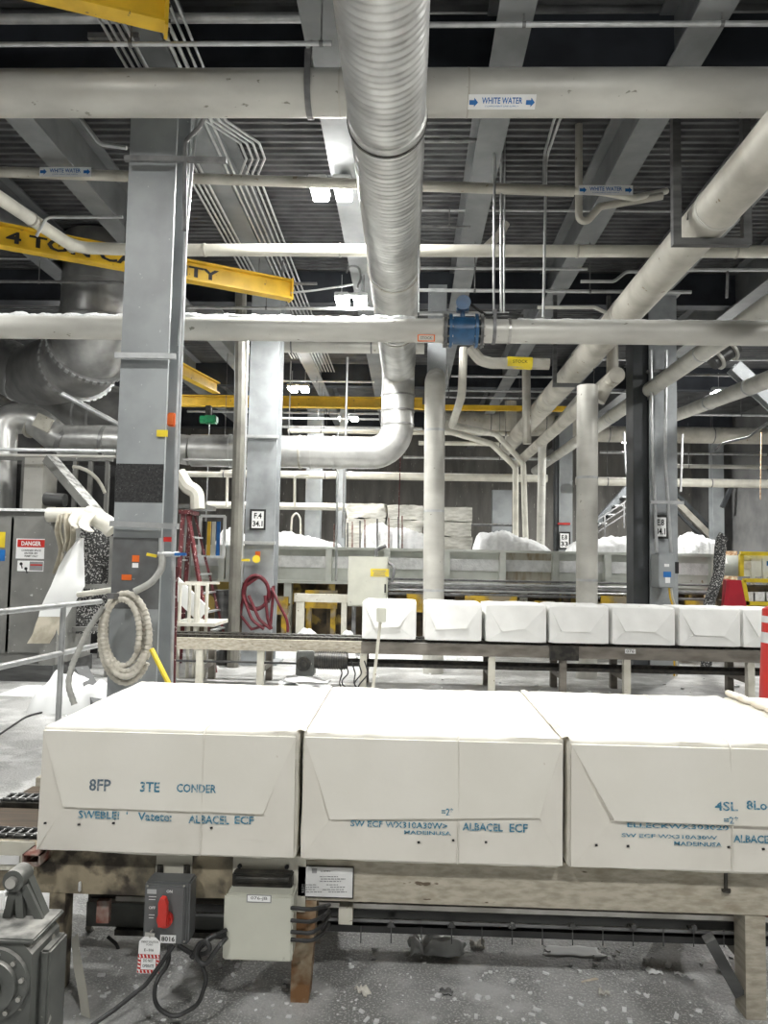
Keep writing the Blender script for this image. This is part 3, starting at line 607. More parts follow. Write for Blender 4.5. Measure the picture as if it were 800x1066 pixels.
# ------------------------------------------------------------------ yellow cranes
a, c = P(-40, 238.5, 7.1), P(302, 302.5, 8.75)
cz = (P(0, 247, 7.3).z + P(302, 302, 8.75).z) / 2; a.z = c.z = cz; d = (c - a).normalized()
t = thing('jib_crane', 'yellow jib beam lettered with its tonnage, passing behind the near column at the upper left', 'crane', a)
b = MB(); b.ibeam(a, c, .13, .235, .022, .012); b.build('beam', 'yellow', t)
b = MB(); b.obox(c + d * .01, d.cross(Z), d, Z, (.15, .02, .26)); b.build('end_plate', 'yellow', t)
s_ = d.cross(Z).normalized()
if s_.y > 0: s_ = -s_
q0 = P(6, 250, 7.3); k_ = (q0 - a).dot(d)
b = MB(); b.text('4 TON CAPACITY', a + d * k_ + s_ * .012, d, Z, .125, (P(232, 275, 8.2) - P(6, 250, 7.2)).dot(d), align='l', fat=.03); b.build('lettering', 'ink', t)
b = MB(); e = c - d * .1 + Z * .12; b.cyl(e, V((e.x, e.y, 5.0)), .012, n=8); b.build('hanger', 'conduitdark', t); b = MB(); e = a.lerp(c, .45) + Z * .12; b.cyl(e, V((e.x, e.y, 5.0)), .012, n=8); b.build('hanger', 'conduitdark', t)
a = P(97, -6, 4.3); c = P(172, 12, 4.45); c.z = a.z + .0; d = (c - a).normalized()
t = thing('crane_beam', 'end of a yellow crane beam poking in at the very top left', 'crane', a)
a2 = a - d * 1.5
b = MB(); b.ibeam(a2, c, .12, .2, .018, .012); b.build('beam', 'yellow', t)
b = MB(); b.obox(c + d * .01, d.cross(Z), d, Z, (.14, .022, .26)); b.build('end_plate', 'yellow', t)
b = MB(); q = c + d * .022; sd = d.cross(Z)
for u, v in ((-.04, -.08), (.04, -.08), (-.04, .08), (.04, .08)): b.cyl(q + sd * u + Z * v, q + sd * u + Z * v + d * .012, .012, n=6)
b.build('bolt_heads', 'ink', t)
t = thing('distant_crane', 'distant yellow runway beam and jib seen behind the near column', 'crane', P(195, 420, 13.5))
g = xline(420, 13.6, 165, 440); b = MB(); b.ibeam(g[0], g[1], .14, .2, .02, .012); b.build('runway_beam', 'yellow', t)
a, c = P(176, 372, 11.6), P(225, 421, 13.3); c.z = a.z = (a.z + c.z) / 2 + .1; b = MB(); b.ibeam(a, c, .14, .2, .02, .012); b.build('jib_beam', 'yellow', t)
pipe('yellow_rail', 'dull yellow distant runway beam right of the duct, half hidden in shadow', [(436, 424, 15), (602, 426, 15)], .07, 'yellow', cat='beam', n=4)
q = P(217, 437, 13.0); t = thing('chain_hoist', 'small green chain hoist hanging under the distant yellow beam', 'hoist', q)
b = MB(); b.box(q - V((.06, .09, .07)), q + V((.16, .09, .07)), .02); b.cyl(q + V((-.14, 0, 0)), q + V((-.06, 0, 0)), .07); b.build('motor', 'green', t)
b = MB(); b.box(q + V((-.05, -.05, .07)), q + V((.05, .05, .25)), .01); b.build('trolley', 'blackgrease', t)
b = MB()
for k in range(60):
    z0 = q.z - .07 - k * .032; b.bar((q.x + .02, q.y, z0), (q.x + .02, q.y, z0 - .034), .012 if k % 2 else .02, .02 if k % 2 else .012, up=(0, 1, 0))
b.build('chain', 'conduit', t)
# ------------------------------------------------------------------ columns
def colbuild(name, label, xc, Y, w, dpt, ztop, m, along='y', base=True):
    t = thing(name, label, 'column', (xc, Y, 0))
    # flanges face the camera
    b = MB(); b.ibeam((xc, Y + dpt / 2, 0.02), (xc, Y + dpt / 2, ztop), w, dpt, .03, .02, up=(0, 1, 0)); b.build('shaft', m, t)
    b = MB(); b.box((xc - w * .75, Y - .1, 0), (xc + w * .75, Y + dpt + .1, .03), .004); b.build('base_plate', m, t)
    b = MB(); b.box((xc - w * .62, Y - .05, ztop - .02), (xc + w * .62, Y + dpt + .05, ztop + .01)); b.build('cap_plate', m, t)
    return t
def plate(b, px0, py0, px1, py1, Y, th=.004):
    a, c = P(px0, py0, Y), P(px1, py1, Y); b.box((min(a.x, c.x), Y - th, min(a.z, c.z)), (max(a.x, c.x), Y, max(a.z, c.z))); return b
c1x = (P(131, 400, 5.4).x + P(173, 400, 5.4).x) / 2
c1x = (P(125, 360, 5.4).x + P(177, 360, 5.4).x) / 2
col1 = colbuild('near_column', 'broad blue-grey steel column at the left with a black grit band and orange stickers', c1x, 5.4, .355, .36, 5.0, 'column')
def colband(col, xc, w, Y, py0, py1, m, name):
    z0, z1 = P(150, py1, Y).z, P(150, py0, Y).z; b = MB(); b.box((xc - w / 2, Y - .003, z0), (xc + w / 2, Y, z1)); return b.build(name, m, col)
colband(col1, c1x, .352, 5.4, 483, 523, 'grip', 'grit_band')
colband(col1, c1x, .352, 5.4, 560, 634, 'boxgrey', 'dark_paint_patch')
for (x0, y0, x1, y1, m) in ((138, 578, 145, 585, 'orange'), (138, 586, 144, 591, 'white'), (127, 598, 137, 604, 'orange')):
    plate(MB(), x0, y0, x1, y1, 5.395).build('sticker', m, col1)
b = MB(); b.box((c1x + .12, 5.38, P(170, 455, 5.4).z), (c1x + .2, 5.39, P(170, 448, 5.4).z)); b.build('yellow_tag', 'yellow2', col1)
def sign(parent, px0, py0, px1, py1, Y, l1, l2):
    sp = plate(MB(), px0, py0, px1, py1, Y, .008).build('sign_plate', 'ink', parent)
    ix, iy = (px1 - px0) * .13, (py1 - py0) * .1
    o = plate(MB(), px0 + ix, py0 + iy, px1 - ix, py1 - iy, Y - .008, .002).build('sign_face', 'white', sp)
    a, c = P(px0, py0, Y - .011), P(px1, py1, Y - .011); w = c.x - a.x; h = a.z - c.z; m = (a + c) / 2
    b = MB(); b.text(l1, m + Z * h * .19, X, Z, h * .27, w * .48, fat=.03); b.text(l2, m - Z * h * .19, X, Z, h * .27, w * .62, fat=.03); b.build('sign_number', 'ink', sp)
c2x = (P(258, 450, 9.8).x + P(289, 450, 9.8).x) / 2
col2 = colbuild('signed_column', 'grey steel column signed F.4 34.1 with a red hose coiled at its foot', c2x, 9.8, .39, .36, 5.0, 'colsilver')
sign(col2, 260.5, 530, 276.5, 552, 9.78, 'F.4', '34.1')
for py in (455, 565): 
    b = MB(); z0 = P(270, py, 9.8).z; b.box((c2x - .3, 9.74, z0 - .02), (c2x + .22, 9.79, z0 + .02)); b.build('strut', 'conduit', col2)
plate(MB(), 266, 574, 271, 580, 9.78).build('sticker', 'orange', col2)
c3x = (P(677, 460, 9.9).x + P(705, 460, 9.9).x) / 2
col3 = colbuild('signed_column', 'silver steel column, its recess coloured dark, signed E.8 34.1 at the right with a disconnect box', c3x, 9.9, .36, .36, 5.0, 'colsilver')
b = MB(); b.box((c3x - .19, 10.22, .03), (c3x - .02, 10.235, 4.95)); b.build('recess_shade', 'coldark', col3)  # dark sheet puts the recess shade on the inner flange face
b = MB(); b.box((c3x - .37, 9.98, .03), (c3x - .181, 10.3, 4.95)); b.build('side_plate', 'coldark', col3)  # dark block stands for the shaded recess on the left side
sign(col3, 680.5, 536, 696, 561, 9.86, 'E.8', '34.1')
b = MB(); z0 = P(690, 524, 9.9).z; b.box((c3x - .22, 9.72, z0 - .02), (c3x + .2, 9.76, z0 + .02)); b.build('strut', 'conduit', col3)
z0 = P(690, 388, 9.9).z; b = MB(); b.box((c3x - .22, 9.8, z0 - .02), (c3x + .2, 9.89, z0 + .02)); b.build('strut', 'conduitdark', col3)
c4x = (P(583, 500, 18).x + P(596, 500, 18).x) / 2
col4 = colbuild('signed_column', 'distant grey column signed E.8 33 with a red stripe, left of the right standpipe', c4x, 18, .32, .3, 5.0, 'column')
sign(col4, 582, 553.5, 594, 572, 17.97, 'E.8', '33'); plate(MB(), 581, 544, 594, 546.5, 17.97).build('red_stripe', 'red', col4)
b = MB(); b.box((c4x - .24, 18.05, .03), (c4x - .165, 18.3, 4.95)); b.build('side_plate', 'coldark', col4)  # dark strip colours in the shaded recess of this column too
colbuild('distant_column', 'dim distant column behind the silver duct, left of the distant lamp strip', (P(319, 500, 17.7).x + P(334, 500, 17.7).x) / 2, 17.7, .36, .3, 5.0, 'column')
colbuild('distant_column', 'slim pale column just right of the dim one behind the duct', (P(353, 500, 16.4).x + P(360, 500, 16.4).x) / 2, 16.4, .16, .16, 5.0, 'colsilver')
colbuild('distant_column', 'distant dark column with an angled knee brace at the far right', (P(743, 520, 20.9).x + P(754, 520, 20.9).x) / 2, 20.9, .3, .3, 5.0, 'column')
b = MB(); b.bar(P(752, 528, 20.7), P(764, 503, 20.7), .1, .1); solo(b, 'knee_brace', 'coldark', 'short dark knee brace on the far right column', 'brace')
# near column fittings
t = thing('hose_valve', 'small valve cluster with yellow and blue handles on the right of the near column', 'valve', P(168, 578, 5.3))
b = MB(); b.cyl(P(165, 577, 5.3), P(187, 577, 5.3), .02); b.cyl(P(168, 590, 5.3), P(168, 560, 5.3), .018); b.cyl(P(180, 594, 5.3), P(181, 545, 5.3), .014); b.build('body', 'conduit', t)
b = MB(); b.bar(P(153, 577, 5.27), P(163, 579, 5.27), .02, .02); b.build('yellow_handle', 'yellow2', t)
b = MB(); b.bar(P(182, 577, 5.27), P(194, 577, 5.27), .02, .02); b.build('blue_handle', 'signblue', t)
plate(MB(), 171, 559, 179, 564, 5.3, .01).build('red_label', 'red', t)
b = MB(); q = P(179, 437, 5.5); b.box(q - V((.03, .03, .05)), q + V((.03, .03, .05)), .01); solo(b, 'shut_off_handle', 'orange', 'small orange valve handle high on the conduit beside the near column', 'handle')
b = MB(); b.tube(fillet([P(162, 497, 5.9), P(176, 500, 5.9), P(176, 530, 5.9)], .05), .06, 12); b.box(P(173, 560, 5.9) - V((.05, .05, .2)), P(173, 530, 5.9) + V((.05, .05, 0)))
# hose coils
def coil(b, cx, cy, Y, rx, ry, turns, r, seed, ribs=True, n=10, spread=False):
    random.seed(seed); pts = []
    N = turns * 40
    for i in range(N + 1):
        a = 2 * PI * i / 40 + .6; k = i // 40; g = (i % 40) / 40
        if spread:
            sc = [1.08, .80, .94, .66, 1.0, .86]; g2 = g * g * (3 - 2 * g); sk = sc[k % 6] * (1 - g2) + sc[(k + 1) % 6] * g2
            q = P(cx + rx * sk * math.cos(a) + 9 * (1 - sk) * math.sin(k * 2.0), cy - ry * .1 * (1 - sk) + ry * (sk * .9 + .1) * math.sin(a), Y - .03 * (k % 3) + .012 * math.sin(a * 1.0))
            pts.append(q); continue
        jx = 1 + .06 * math.sin(k * 2.1 + seed) * (1 - g) + .06 * math.sin((k + 1) * 2.1 + seed) * g
        jy = 1 + .07 * math.sin(k * 1.7 + seed * 2) * (1 - g) + .07 * math.sin((k + 1) * 1.7 + seed * 2) * g
        q = P(cx + rx * jx * math.cos(a) + (2.5 * math.sin(k * 3)), cy + ry * jy * math.sin(a), Y - .035 * (k % 3) + .015 * math.sin(a))
        pts.append(q)
    return pts
def ribbed(b, pts, r, pitch=.016, amp=.0022, n=12):
    # resample
    out = []; acc = 0
    for i in range(len(pts) - 1):
        L = (pts[i + 1] - pts[i]).length; m = max(1, int(L / (pitch / 3)))
        for k in range(m): out.append(pts[i].lerp(pts[i + 1], k / m))
    rr = [r + amp * math.sin(2 * PI * i / 3) for i in range(len(out))]; b.tube(out, rr, n)
t = thing('cream_hose', 'ribbed cream hose coiled in front of the near column', 'hose', P(130, 660, 5.22))
b = MB(); ribbed(b, coil(b, 130, 661, 5.26, 26, 47, 4, .027, 3, spread=True), .0205, .03, .003); b.build('coil', 'hose', t)
b = MB(); ribbed(b, fillet([P(108, 632, 5.2), P(92, 655, 5.2), P(76, 690, 5.15), P(70, 712, 5.1), P(78, 735, 5.1)], .2), .02, .03, .002); b.build('tail', 'hosegrey', t)
b = MB(); b.tube(fillet([P(140, 616, 5.2), P(158, 607, 5.22), P(169, 592, 5.28), P(169, 578, 5.3)], .15, 8), .025, 12); b.build('supply_end', 'hosegrey', t)
b = MB(); b.bar((c1x - .06, 5.4, P(130, 620, 5.4).z), (c1x - .06, 5.1, P(130, 620, 5.2).z), .05, .04); b.build('hose_hook', 'conduitdark', t)
t = thing('red_hose', 'red hose coiled on the column signed F.4 with its tail hanging right', 'hose', P(268, 625, 9.6))
random.seed(5); b = MB()
pts = coil(b, 267, 617, 9.66, 13, 17, 3, .02, 8) + [P(285, 610, 9.6), P(282, 650, 9.6), P(262, 655, 9.6), P(250, 640, 9.6), P(256, 610, 9.6), P(270, 600, 9.6)]
b.tube(pts, .021, 8)
for (x0, x1, xb) in ((253, 262, 275), (259, 270, 282), (276, 279, 283)): b.tube(fillet([P(x0, 620, 9.58), P(x1, 645, 9.55), P(xb, 655, 9.55)], .2), .02, 8)
b.build('coil', 'redhose', t)
b = MB(); b.tube(fillet([P(283, 612, 9.55), P(290, 628, 9.5), P(299, 645, 9.5), P(300, 658, 9.5)], .3), .018, 8); b.build('tail', 'redhose', t)
b = MB(); b.cyl(P(267, 582, 9.7), P(267, 582, 9.55), .05); b.bar(P(245, 583, 9.6), P(260, 583, 9.6), .03, .03); b.build('yellow_valve', 'yellow2', t)
b = MB(); b.tube(fillet([P(252, 650, 9.5), P(262, 660, 9.45)], .1), .02, 8)
t = thing('dark_red_hose', 'dark red hose bundle hanging just right of the near column', 'hose', P(172, 650, 6.2))
b = MB()
for k in range(6):
    b.tube(fillet([P(162, 622 + k * 2, 6.2), P(170 + k, 625, 6.2), P(181 - k, 650, 6.15 + k * .03), P(177 - k * 2, 678, 6.2), P(162, 690 - k, 6.2)], .2), .016, 8)
b.build('loops', 'redhose', t)
pipe('red_pole', 'dark red and brown pole standing against the rail right of the near column', [(185, 590, 5.9), (182, 605, 5.9), (180, 720, 5.9, 0)], .025, 'redladder', n=12, cat='pole')
pipe('yellow_tipped_pole', 'leaning stick with a yellow tip at the foot of the near column', [(158, 676, 5.2), (166, 692, 5.15), (176, 712, 5.1)], .018, 'yellow2', cat='stick', n=8)
# near guard rail
t = thing('guard_rail', 'two-bar grey guard rail at the left edge ending in front of the near column', 'railing', (P(65, 700, 5.2).x, 5.2, 0))
zt = P(65, 632, 5.25).z; zb = P(65, 684, 5.25).z
e0, e1 = P(-40, 640, 4.35), P(105, 622, 6.0)
for (z_, nm, ya, xa) in ((zt, 'top_rail', 622, 106), (zb, 'mid_rail', 672, 102)):
    b = MB(); a_ = V((e0.x, e0.y, z_)); c_ = V((e1.x, e1.y, z_)); b.tube([a_, c_], .021, 12); b.build(nm, 'conduit', t)
d = (e1 - e0); 
def railpt(px):
    best = None
    for k in range(400):
        s = k / 399; q = e0 + d * s; pr = RM.transposed() @ (V((q.x, q.y, zt)) - CAM); xx = 400 + F * pr.x / -pr.z
        if best is None or abs(xx - px) < best[0]: best = (abs(xx - px), q)
    return best[1]
q = railpt(66); b = MB(); b.cyl((q.x, q.y, 0.01), (q.x, q.y, zt), .021, n=12); b.build('post', 'conduit', t)
b = MB(); b.box((q.x - .06, q.y - .06, 0), (q.x + .06, q.y + .06, .01)); b.build('foot_plate', 'conduit', t)
# ------------------------------------------------------------------ left machinery
YC = 8.2
t = thing('grey_cabinet', 'large grey cabinet with a DANGER sign at the left edge', 'cabinet', V((P(20, 700, YC).x, YC, 0)))
q0, q1 = P(-60, 531, YC), P(49, 531, YC); zb = P(20, 690, YC).z
b = MB(); b.box((q0.x, YC, zb), (q1.x, YC + .9, q0.z), .01); b.build('body', 'cabinet', t)
for (x0, x1) in ((-58, 9), (13, 47)):
    b = MB(); a_, c_ = P(x0, 536, YC), P(x1, 680, YC); b.box((a_.x, YC - .02, c_.z), (c_.x, YC - .002, a_.z - .01), .004); b.build('door', 'cabinet', t)
b = MB(); a_, c_ = P(49, 533, YC - .08), P(60, 690, YC); b.box((a_.x, YC - .1, zb), (c_.x + .02, YC + .8, a_.z)); b.build('side_post', 'cabinet', t)
b = MB(); b.box((q0.x, YC - .12, .0), (P(60, 700, YC).x, YC + .9, zb - .002)); b.build('plinth', 'darksteel', t)
b = MB(); b.box((q0.x, YC - .05, q0.z + .001), (q1.x, YC + .9, q0.z + .03)); b.build('top_lip', 'fluff', t)
Ys = YC - .022
def signpl(parent, x0, y0, x1, y1, m, th=.004, Y=Ys): return plate(MB(), x0, y0, x1, y1, Y, th)
ds = plate(MB(), 17.5, 560.5, 47.5, 582, Ys).build('danger_sign', 'white', t)
plate(MB(), 18.5, 561.5, 46.5, 570, Ys - .004, .002).build('danger_band', 'red', ds)
b = MB(); q = P(32.5, 565.8, Ys - .008); b.text('DANGER', q, X, Z, .05, .22, fat=.03); b.build('danger_text', 'white', ds)
b = MB()
for i, s in enumerate(('CONFINED SPACE', 'ENTER BY', 'PERMIT ONLY')): b.text(s, P(32.5, 573 + i * 3, Ys - .006), X, Z, .021, .22 if i == 0 else .15, fat=.02)
b.build('danger_lines', 'ink', ds)
ps = plate(MB(), 18.5, 583.5, 45.5, 595, Ys).build('pictogram_sign', 'white', t)
b = MB(); plate(b, 31, 584.5, 44.5, 594, Ys - .004, .002); b.build('pictogram_panel', 'greyink', ps)
b = MB(); plate(b, 31.5, 587.3, 44, 589, Ys - .006, .002); b.build('pictogram_band', 'red', ps)
b = MB(); 
for (x, y) in ((22, 587), (27, 592)): c_ = P(x, y, Ys - .006); b.cyl(c_, c_ + V((0, -.002, 0)), .018, n=12); b.bar(c_, c_ + V((.015, 0, -.05)), .012, .003, up=(0, 1, 0))
b.build('pictogram', 'ink', ps)
plate(MB(), -12, 553.5, 5, 570, Ys).build('yellow_sign', 'yellow2', t); plate(MB(), -12, 572, 5, 584, Ys).build('blue_sign', 'signblue', t)
# second cabinet behind / frames
b = MB(); a_, c_ = P(26, 476, 9.6), P(43, 531, 9.6); b.box((a_.x, 9.6, .9), (c_.x, 10.0, a_.z)); b.build('x', 'cabinet') if False else solo(b, 'duct_stub', 'pipe', 'pale vertical duct stub rising behind the grey cabinet', 'duct')
t = thing('machinery', 'grey machine framework with dark openings behind the grey cabinet', 'frame', V((P(30, 600, 9.9).x, 9.95, 0)))
for px in (20, 52, 74, 90, 108): 
    b = MB(); q = P(px, 478, 9.9); b.box((q.x - .025, 10.02, .0), (q.x + .025, 10.08, q.z)); b.build('upright', 'cabinet', t)
q0, q1 = P(-60, 478, 10.05), P(118, 478, 10.05); b = MB(); b.box((q0.x, 10.02, q0.z), (q1.x, 10.08, q0.z + .05)); b.build('top_bar', 'cabinet', t)
b = MB(); b.box((q0.x, 10.5, 0), (q1.x, 10.6, q0.z)); b.build('dark_backing', 'recessdark', t)  # near-black sheet gives the openings their shade by colour
b = MB(); b.cyl(P(40, 519, 9.7), P(68, 521, 9.7), .09); solo(b, 'dark_motor', 'darksteel', 'dark cylindrical motor on top of the grey cabinet', 'motor')
b = MB(); b.bar(P(52, 478, 9.0), P(106, 541, 8.7), .17, .1); solo(b, 'diagonal_chute', 'cabinet', 'grey box-section strut slanting from the swan-neck duct down to the cabinet', 'strut')
b = MB(); b.tube([P(76 + 36 * math.cos(a) , 530 - 44 * math.sin(a), 9.9) for a in [PI * k / 16 for k in range(2, 9)]], .025, 8); solo(b, 'curved_guard', 'cream', 'pale curved guard edge behind the cabinet, right of the diagonal strut', 'guard')
b = MB(); plate(b, 46, 484, 51, 516, 9.9, .02); solo(b, 'narrow_panel', 'creamplate', 'narrow yellowish panel between frame uprights behind the cabinet', 'panel')
# curved white sheet
def sheet(name, prof, y0, y1, m, parent, th=.012):
    b = MB(); n = len(prof)
    outer = [V((0, 0, 0))] * 0
    A = [P(l, y, YC - .35) for (l, r, y) in prof]; B = [P(r, y, YC - .05) for (l, r, y) in prof]
    v = [[b.bm.verts.new(p) for p in A], [b.bm.verts.new(p) for p in B], [b.bm.verts.new(p + V((0, th, 0))) for p in A], [b.bm.verts.new(p + V((0, th, 0))) for p in B]]
    for i in range(n - 1):
        b.bm.faces.new((v[0][i], v[1][i], v[1][i + 1], v[0][i + 1])); b.bm.faces.new((v[2][i], v[3][i], v[3][i + 1], v[2][i + 1]))
        b.bm.faces.new((v[0][i], v[0][i + 1], v[2][i + 1], v[2][i])); b.bm.faces.new((v[1][i], v[1][i + 1], v[3][i + 1], v[3][i]))
    b.bm.faces.new((v[0][0], v[1][0], v[3][0], v[2][0])); b.bm.faces.new((v[0][-1], v[1][-1], v[3][-1], v[2][-1]))
    return b.build(name, m, parent)
t = thing('curved_chute', 'white curved plastic chute sheet hanging beside the DANGER cabinet', 'chute', P(65, 620, YC - .2))
sheet('sheet', [(82, 87, 560), (70, 87, 575), (61, 87.5, 590), (53, 88, 610), (48, 82, 620), (42, 74, 633), (40, 69, 642)], 0, 0, 'film', t)
sheet('stained_end', [(40, 69, 642.3), (37, 65, 650), (34, 62, 660), (28, 56, 670)], 0, 0, 'filmbrown', t)
t = thing('torn_insulation', 'torn cream insulation cloth rolled over the pipe end above the curved chute', 'cloth', P(85, 550, YC - .3))
def clothstrip(pts, w0, w1, parent, m='torn', seed=0):
    b = MB(); n = len(pts)
    path = fillet([P(*p) for p in pts], .2, 5); N = len(path)
    vs = []
    for i, p in enumerate(path):
        w = w0 + (w1 - w0) * i / (N - 1); row = []
        for k in range(7):
            u = k / 6 - .5; row.append(b.bm.verts.new(p + X * u * w + Yv * (.05 * math.sin(u * 9 + seed) + .02 * noise.noise(p * 6)) + Z * (.02 * math.sin(u * 5 + seed))))
        vs.append(row)
    for i in range(N - 1):
        for k in range(6): b.bm.faces.new((vs[i][k], vs[i + 1][k], vs[i + 1][k + 1], vs[i][k + 1]))
    o = b.build('strip', m, parent); sm = o.modifiers.new('s', 'SOLIDIFY'); sm.thickness = .012; return o
clothstrip([(64, 536, 8.0), (62, 552, 8.0), (66, 572, 8.0), (60, 596, 8.0)], .08, .07, t, 'filmbrown', 1)
clothstrip([(72, 535, 7.95), (74, 560, 7.95), (70, 575, 7.95)], .1, .06, t, 'filmbrown', 2)
clothstrip([(88, 533, 7.9), (80, 545, 7.8), (88, 552, 7.75)], .2, .16, t, 'cream', 3)
b = MB(); b.tube(fillet([P(50, 536, 8.05), P(95, 536, 8.05), P(112, 546, 8.0), P(118, 552, 8.0)], .2), [.08] * 2 + [.1] * (len(fillet([P(50, 536, 8.05), P(95, 536, 8.05), P(112, 546, 8.0), P(118, 552, 8.0)], .2)) - 2), 14); b.build('roll', 'cream', t)
t = thing('spattered_screen', 'black guard screen spattered with pulp behind the white chute', 'screen', V((P(90, 640, 8.6).x, 8.6, 0)))
b = MB(); plate(b, 66, 548, 116, 660, 8.6, .03); b.build('screen', 'mesh', t)
for (x0, x1, y) in ((62, 118, 611), (70, 118, 655)):
    b = MB(); b.bar(P(x0, y, 8.5), P(x1, y - 1, 8.5), .05, .05); b.build('rail', 'cabinet', t)
for px in (64, 116): b = MB(); q = P(px, 600, 8.52); b.box((q.x - .03, 8.5, 0), (q.x + .03, 8.56, 1.6)); b.build('leg', 'cabinet', t)
pipe('cream_handrail', 'cream rail bar between the curved chute and the near column', [(82, 619, 7.9), (118, 614, 7.6)], .03, 'cream', cat='rail')
# low clutter at left floor
t = thing('dark_plank', 'dark plank leaning on the floor beside the hose coil', 'plank', V((P(90, 700, 6.6).x, 6.6, 0)))
b = MB(); q = P(104, 712, 6.4); b.bar((P(80, 690, 7).x, 7.1, .30), (P(112, 712, 6.3).x, 6.3, .03), .12, .05); b.build('board', 'boxgrey', t)
def lump(label, px, py, Y, sx, sy, sz, m='mound', z0=None, name='pulp_heap', seed=0, cat='pulp', group=None, noiseamp=.35, freq=3):
    q = P(px, py, Y); z0 = q.z if z0 is None else z0; b = MB()
    def f(u, v):
        x = (u - .5) * 2; y = (v - .5) * 2; e = max(0, 1 - x ** 4) * max(0, 1 - y ** 4)
        h = e ** .5 * (.75 + noiseamp * noise.noise(V((x * freq * sx, y * freq * sy, seed))) * 2 + .18 * noise.noise(V((x * 11 * sx, y * 11 * sy, seed + 3)))) if e > 0 else 0
        return V((q.x + x * sx, Y + y * sy, z0 + max(-.002, h * sz)))
    b.grid(f, 40, 16); return solo(b, name, m, label, cat, group, sharp=80)
lump('white crumpled sheet pile on the floor behind the guard rail post', 88, 705, 6.8, .38, .3, .32, 'film', 0, 'crumpled_sheets', 1, 'scrap', freq=5)
# ladder
t = thing('step_ladder', 'dark red folding stepladder standing left of the column signed F.4', 'ladder', V((P(205, 640, 9.3).x, 9.3, 0)))
top = P(197, 536, 9.4)
fl = [V((P(224, 640, 9.1).x + .05, 9.0, 0)), V((P(231, 640, 9.1).x, 9.7, 0)), V((P(184, 640, 9.1).x, 9.0, 0)), V((P(188, 640, 9.7).x, 9.75, 0))]
for i, f_ in enumerate(fl):
    b = MB(); b.bar(top + V((.03 if i < 2 else -.03, -.15 if i % 2 == 0 else .15, 0)), f_, .05, .03); b.build('side_rail', 'redladder', t)
for k in range(7):
    s = .15 + k * .12; a_ = (top + V((.03, -.15, 0))).lerp(fl[0], s); c_ = (top + V((.03, .15, 0))).lerp(fl[1], s); b = MB(); b.bar(a_, c_, .07, .02); b.build('step', 'conduit', t)
for k in range(3):
    s = .3 + k * .25; a_ = (top + V((-.03, -.15, 0))).lerp(fl[2], s); c_ = (top + V((-.03, .15, 0))).lerp(fl[3], s); b = MB(); b.bar(a_, c_, .03, .02); b.build('brace', 'conduit', t)
b = MB(); b.box(top + V((-.07, -.2, 0)), top + V((.07, .2, .05))); b.build('top_cap', 'redladder', t)
# work platform
t = thing('work_platform', 'pale handrailed platform at the foot of the ladder', 'platform', V((P(205, 640, 8.7).x, 8.7, 0)))
b = MB()
z1 = P(200, 608, 8.6).z; xa, xb = P(180, 608, 8.6).x, P(217, 608, 8.6).x
b.bar((xa, 8.6, z1), (xb, 8.6, z1), .03, .03); b.bar((xa, 9.1, z1), (xb, 9.1, z1), .03, .03); b.build('handrail', 'cream', t)
for px in (188, 198, 206, 216):
    q = P(px, 608, 8.6); b = MB(); b.cyl((q.x, 8.6, 0), (q.x, 8.6, z1), .02 if px != 206 else .035, n=8); b.build('post', 'cream', t)
b = MB(); z2 = P(200, 648, 8.6).z; b.box((xa, 8.55, z2 - .04), (xb + .1, 9.2, z2)); b.build('deck', 'cream', t)
b = MB(); b.bar((P(170, 598, 8.8).x, 8.8, P(170, 598, 8.8).z), (P(212, 640, 8.8).x, 8.8, P(212, 640, 8.8).z), .05, .2); b.build('stringer', 'film', t)
t = thing('window_frame_stand', 'white open frame with dark panes hanging beside the ladder top', 'frame', P(225, 560, 11))
q0, q1 = P(209, 537, 11), P(233, 580, 11)
for a_, c_ in (((q0.x, q0.z), (q1.x, q0.z)), ((q0.x, q1.z), (q1.x, q1.z)), ((q0.x, q0.z), (q0.x, q1.z)), ((q1.x, q0.z), (q1.x, q1.z))):
    b = MB(); b.bar((a_[0], 11, a_[1]), (c_[0], 11, c_[1]), .04, .04, up=(0, 1, 0)); b.build('frame_bar', 'film', t)
for i, m_ in enumerate(('recessdark', 'yellow', 'cream', 'signblue')):
    b = MB(); x_ = q0.x + .03 + i * .07; b.box((x_, 11.02, q1.z + .02), (x_ + .05, 11.05, q0.z - .08)); b.build('slat', m_, t)
b = MB(); q = P(203, 528, 11.2); b.box((q.x - .22, 11.0, q.z - .03), (q.x + .22, 11.6, q.z + .03)); b.box((q.x - .2, 11.1, 0), (q.x - .12, 11.5, q.z)); solo(b, 'small_hood', 'cabinet', 'small grey hood with a snowy lid behind the ladder top', 'hood')
b = MB(); b.cyl(V((P(232, 620, 9.7).x, 9.75, 0)), P(232, 618, 9.75), .1); b.cyl(P(232, 618, 9.75), P(232, 614, 9.75), .11); solo(b, 'grey_drum', 'darksteel', 'dark grey drum beside the brown downpipe', 'drum')
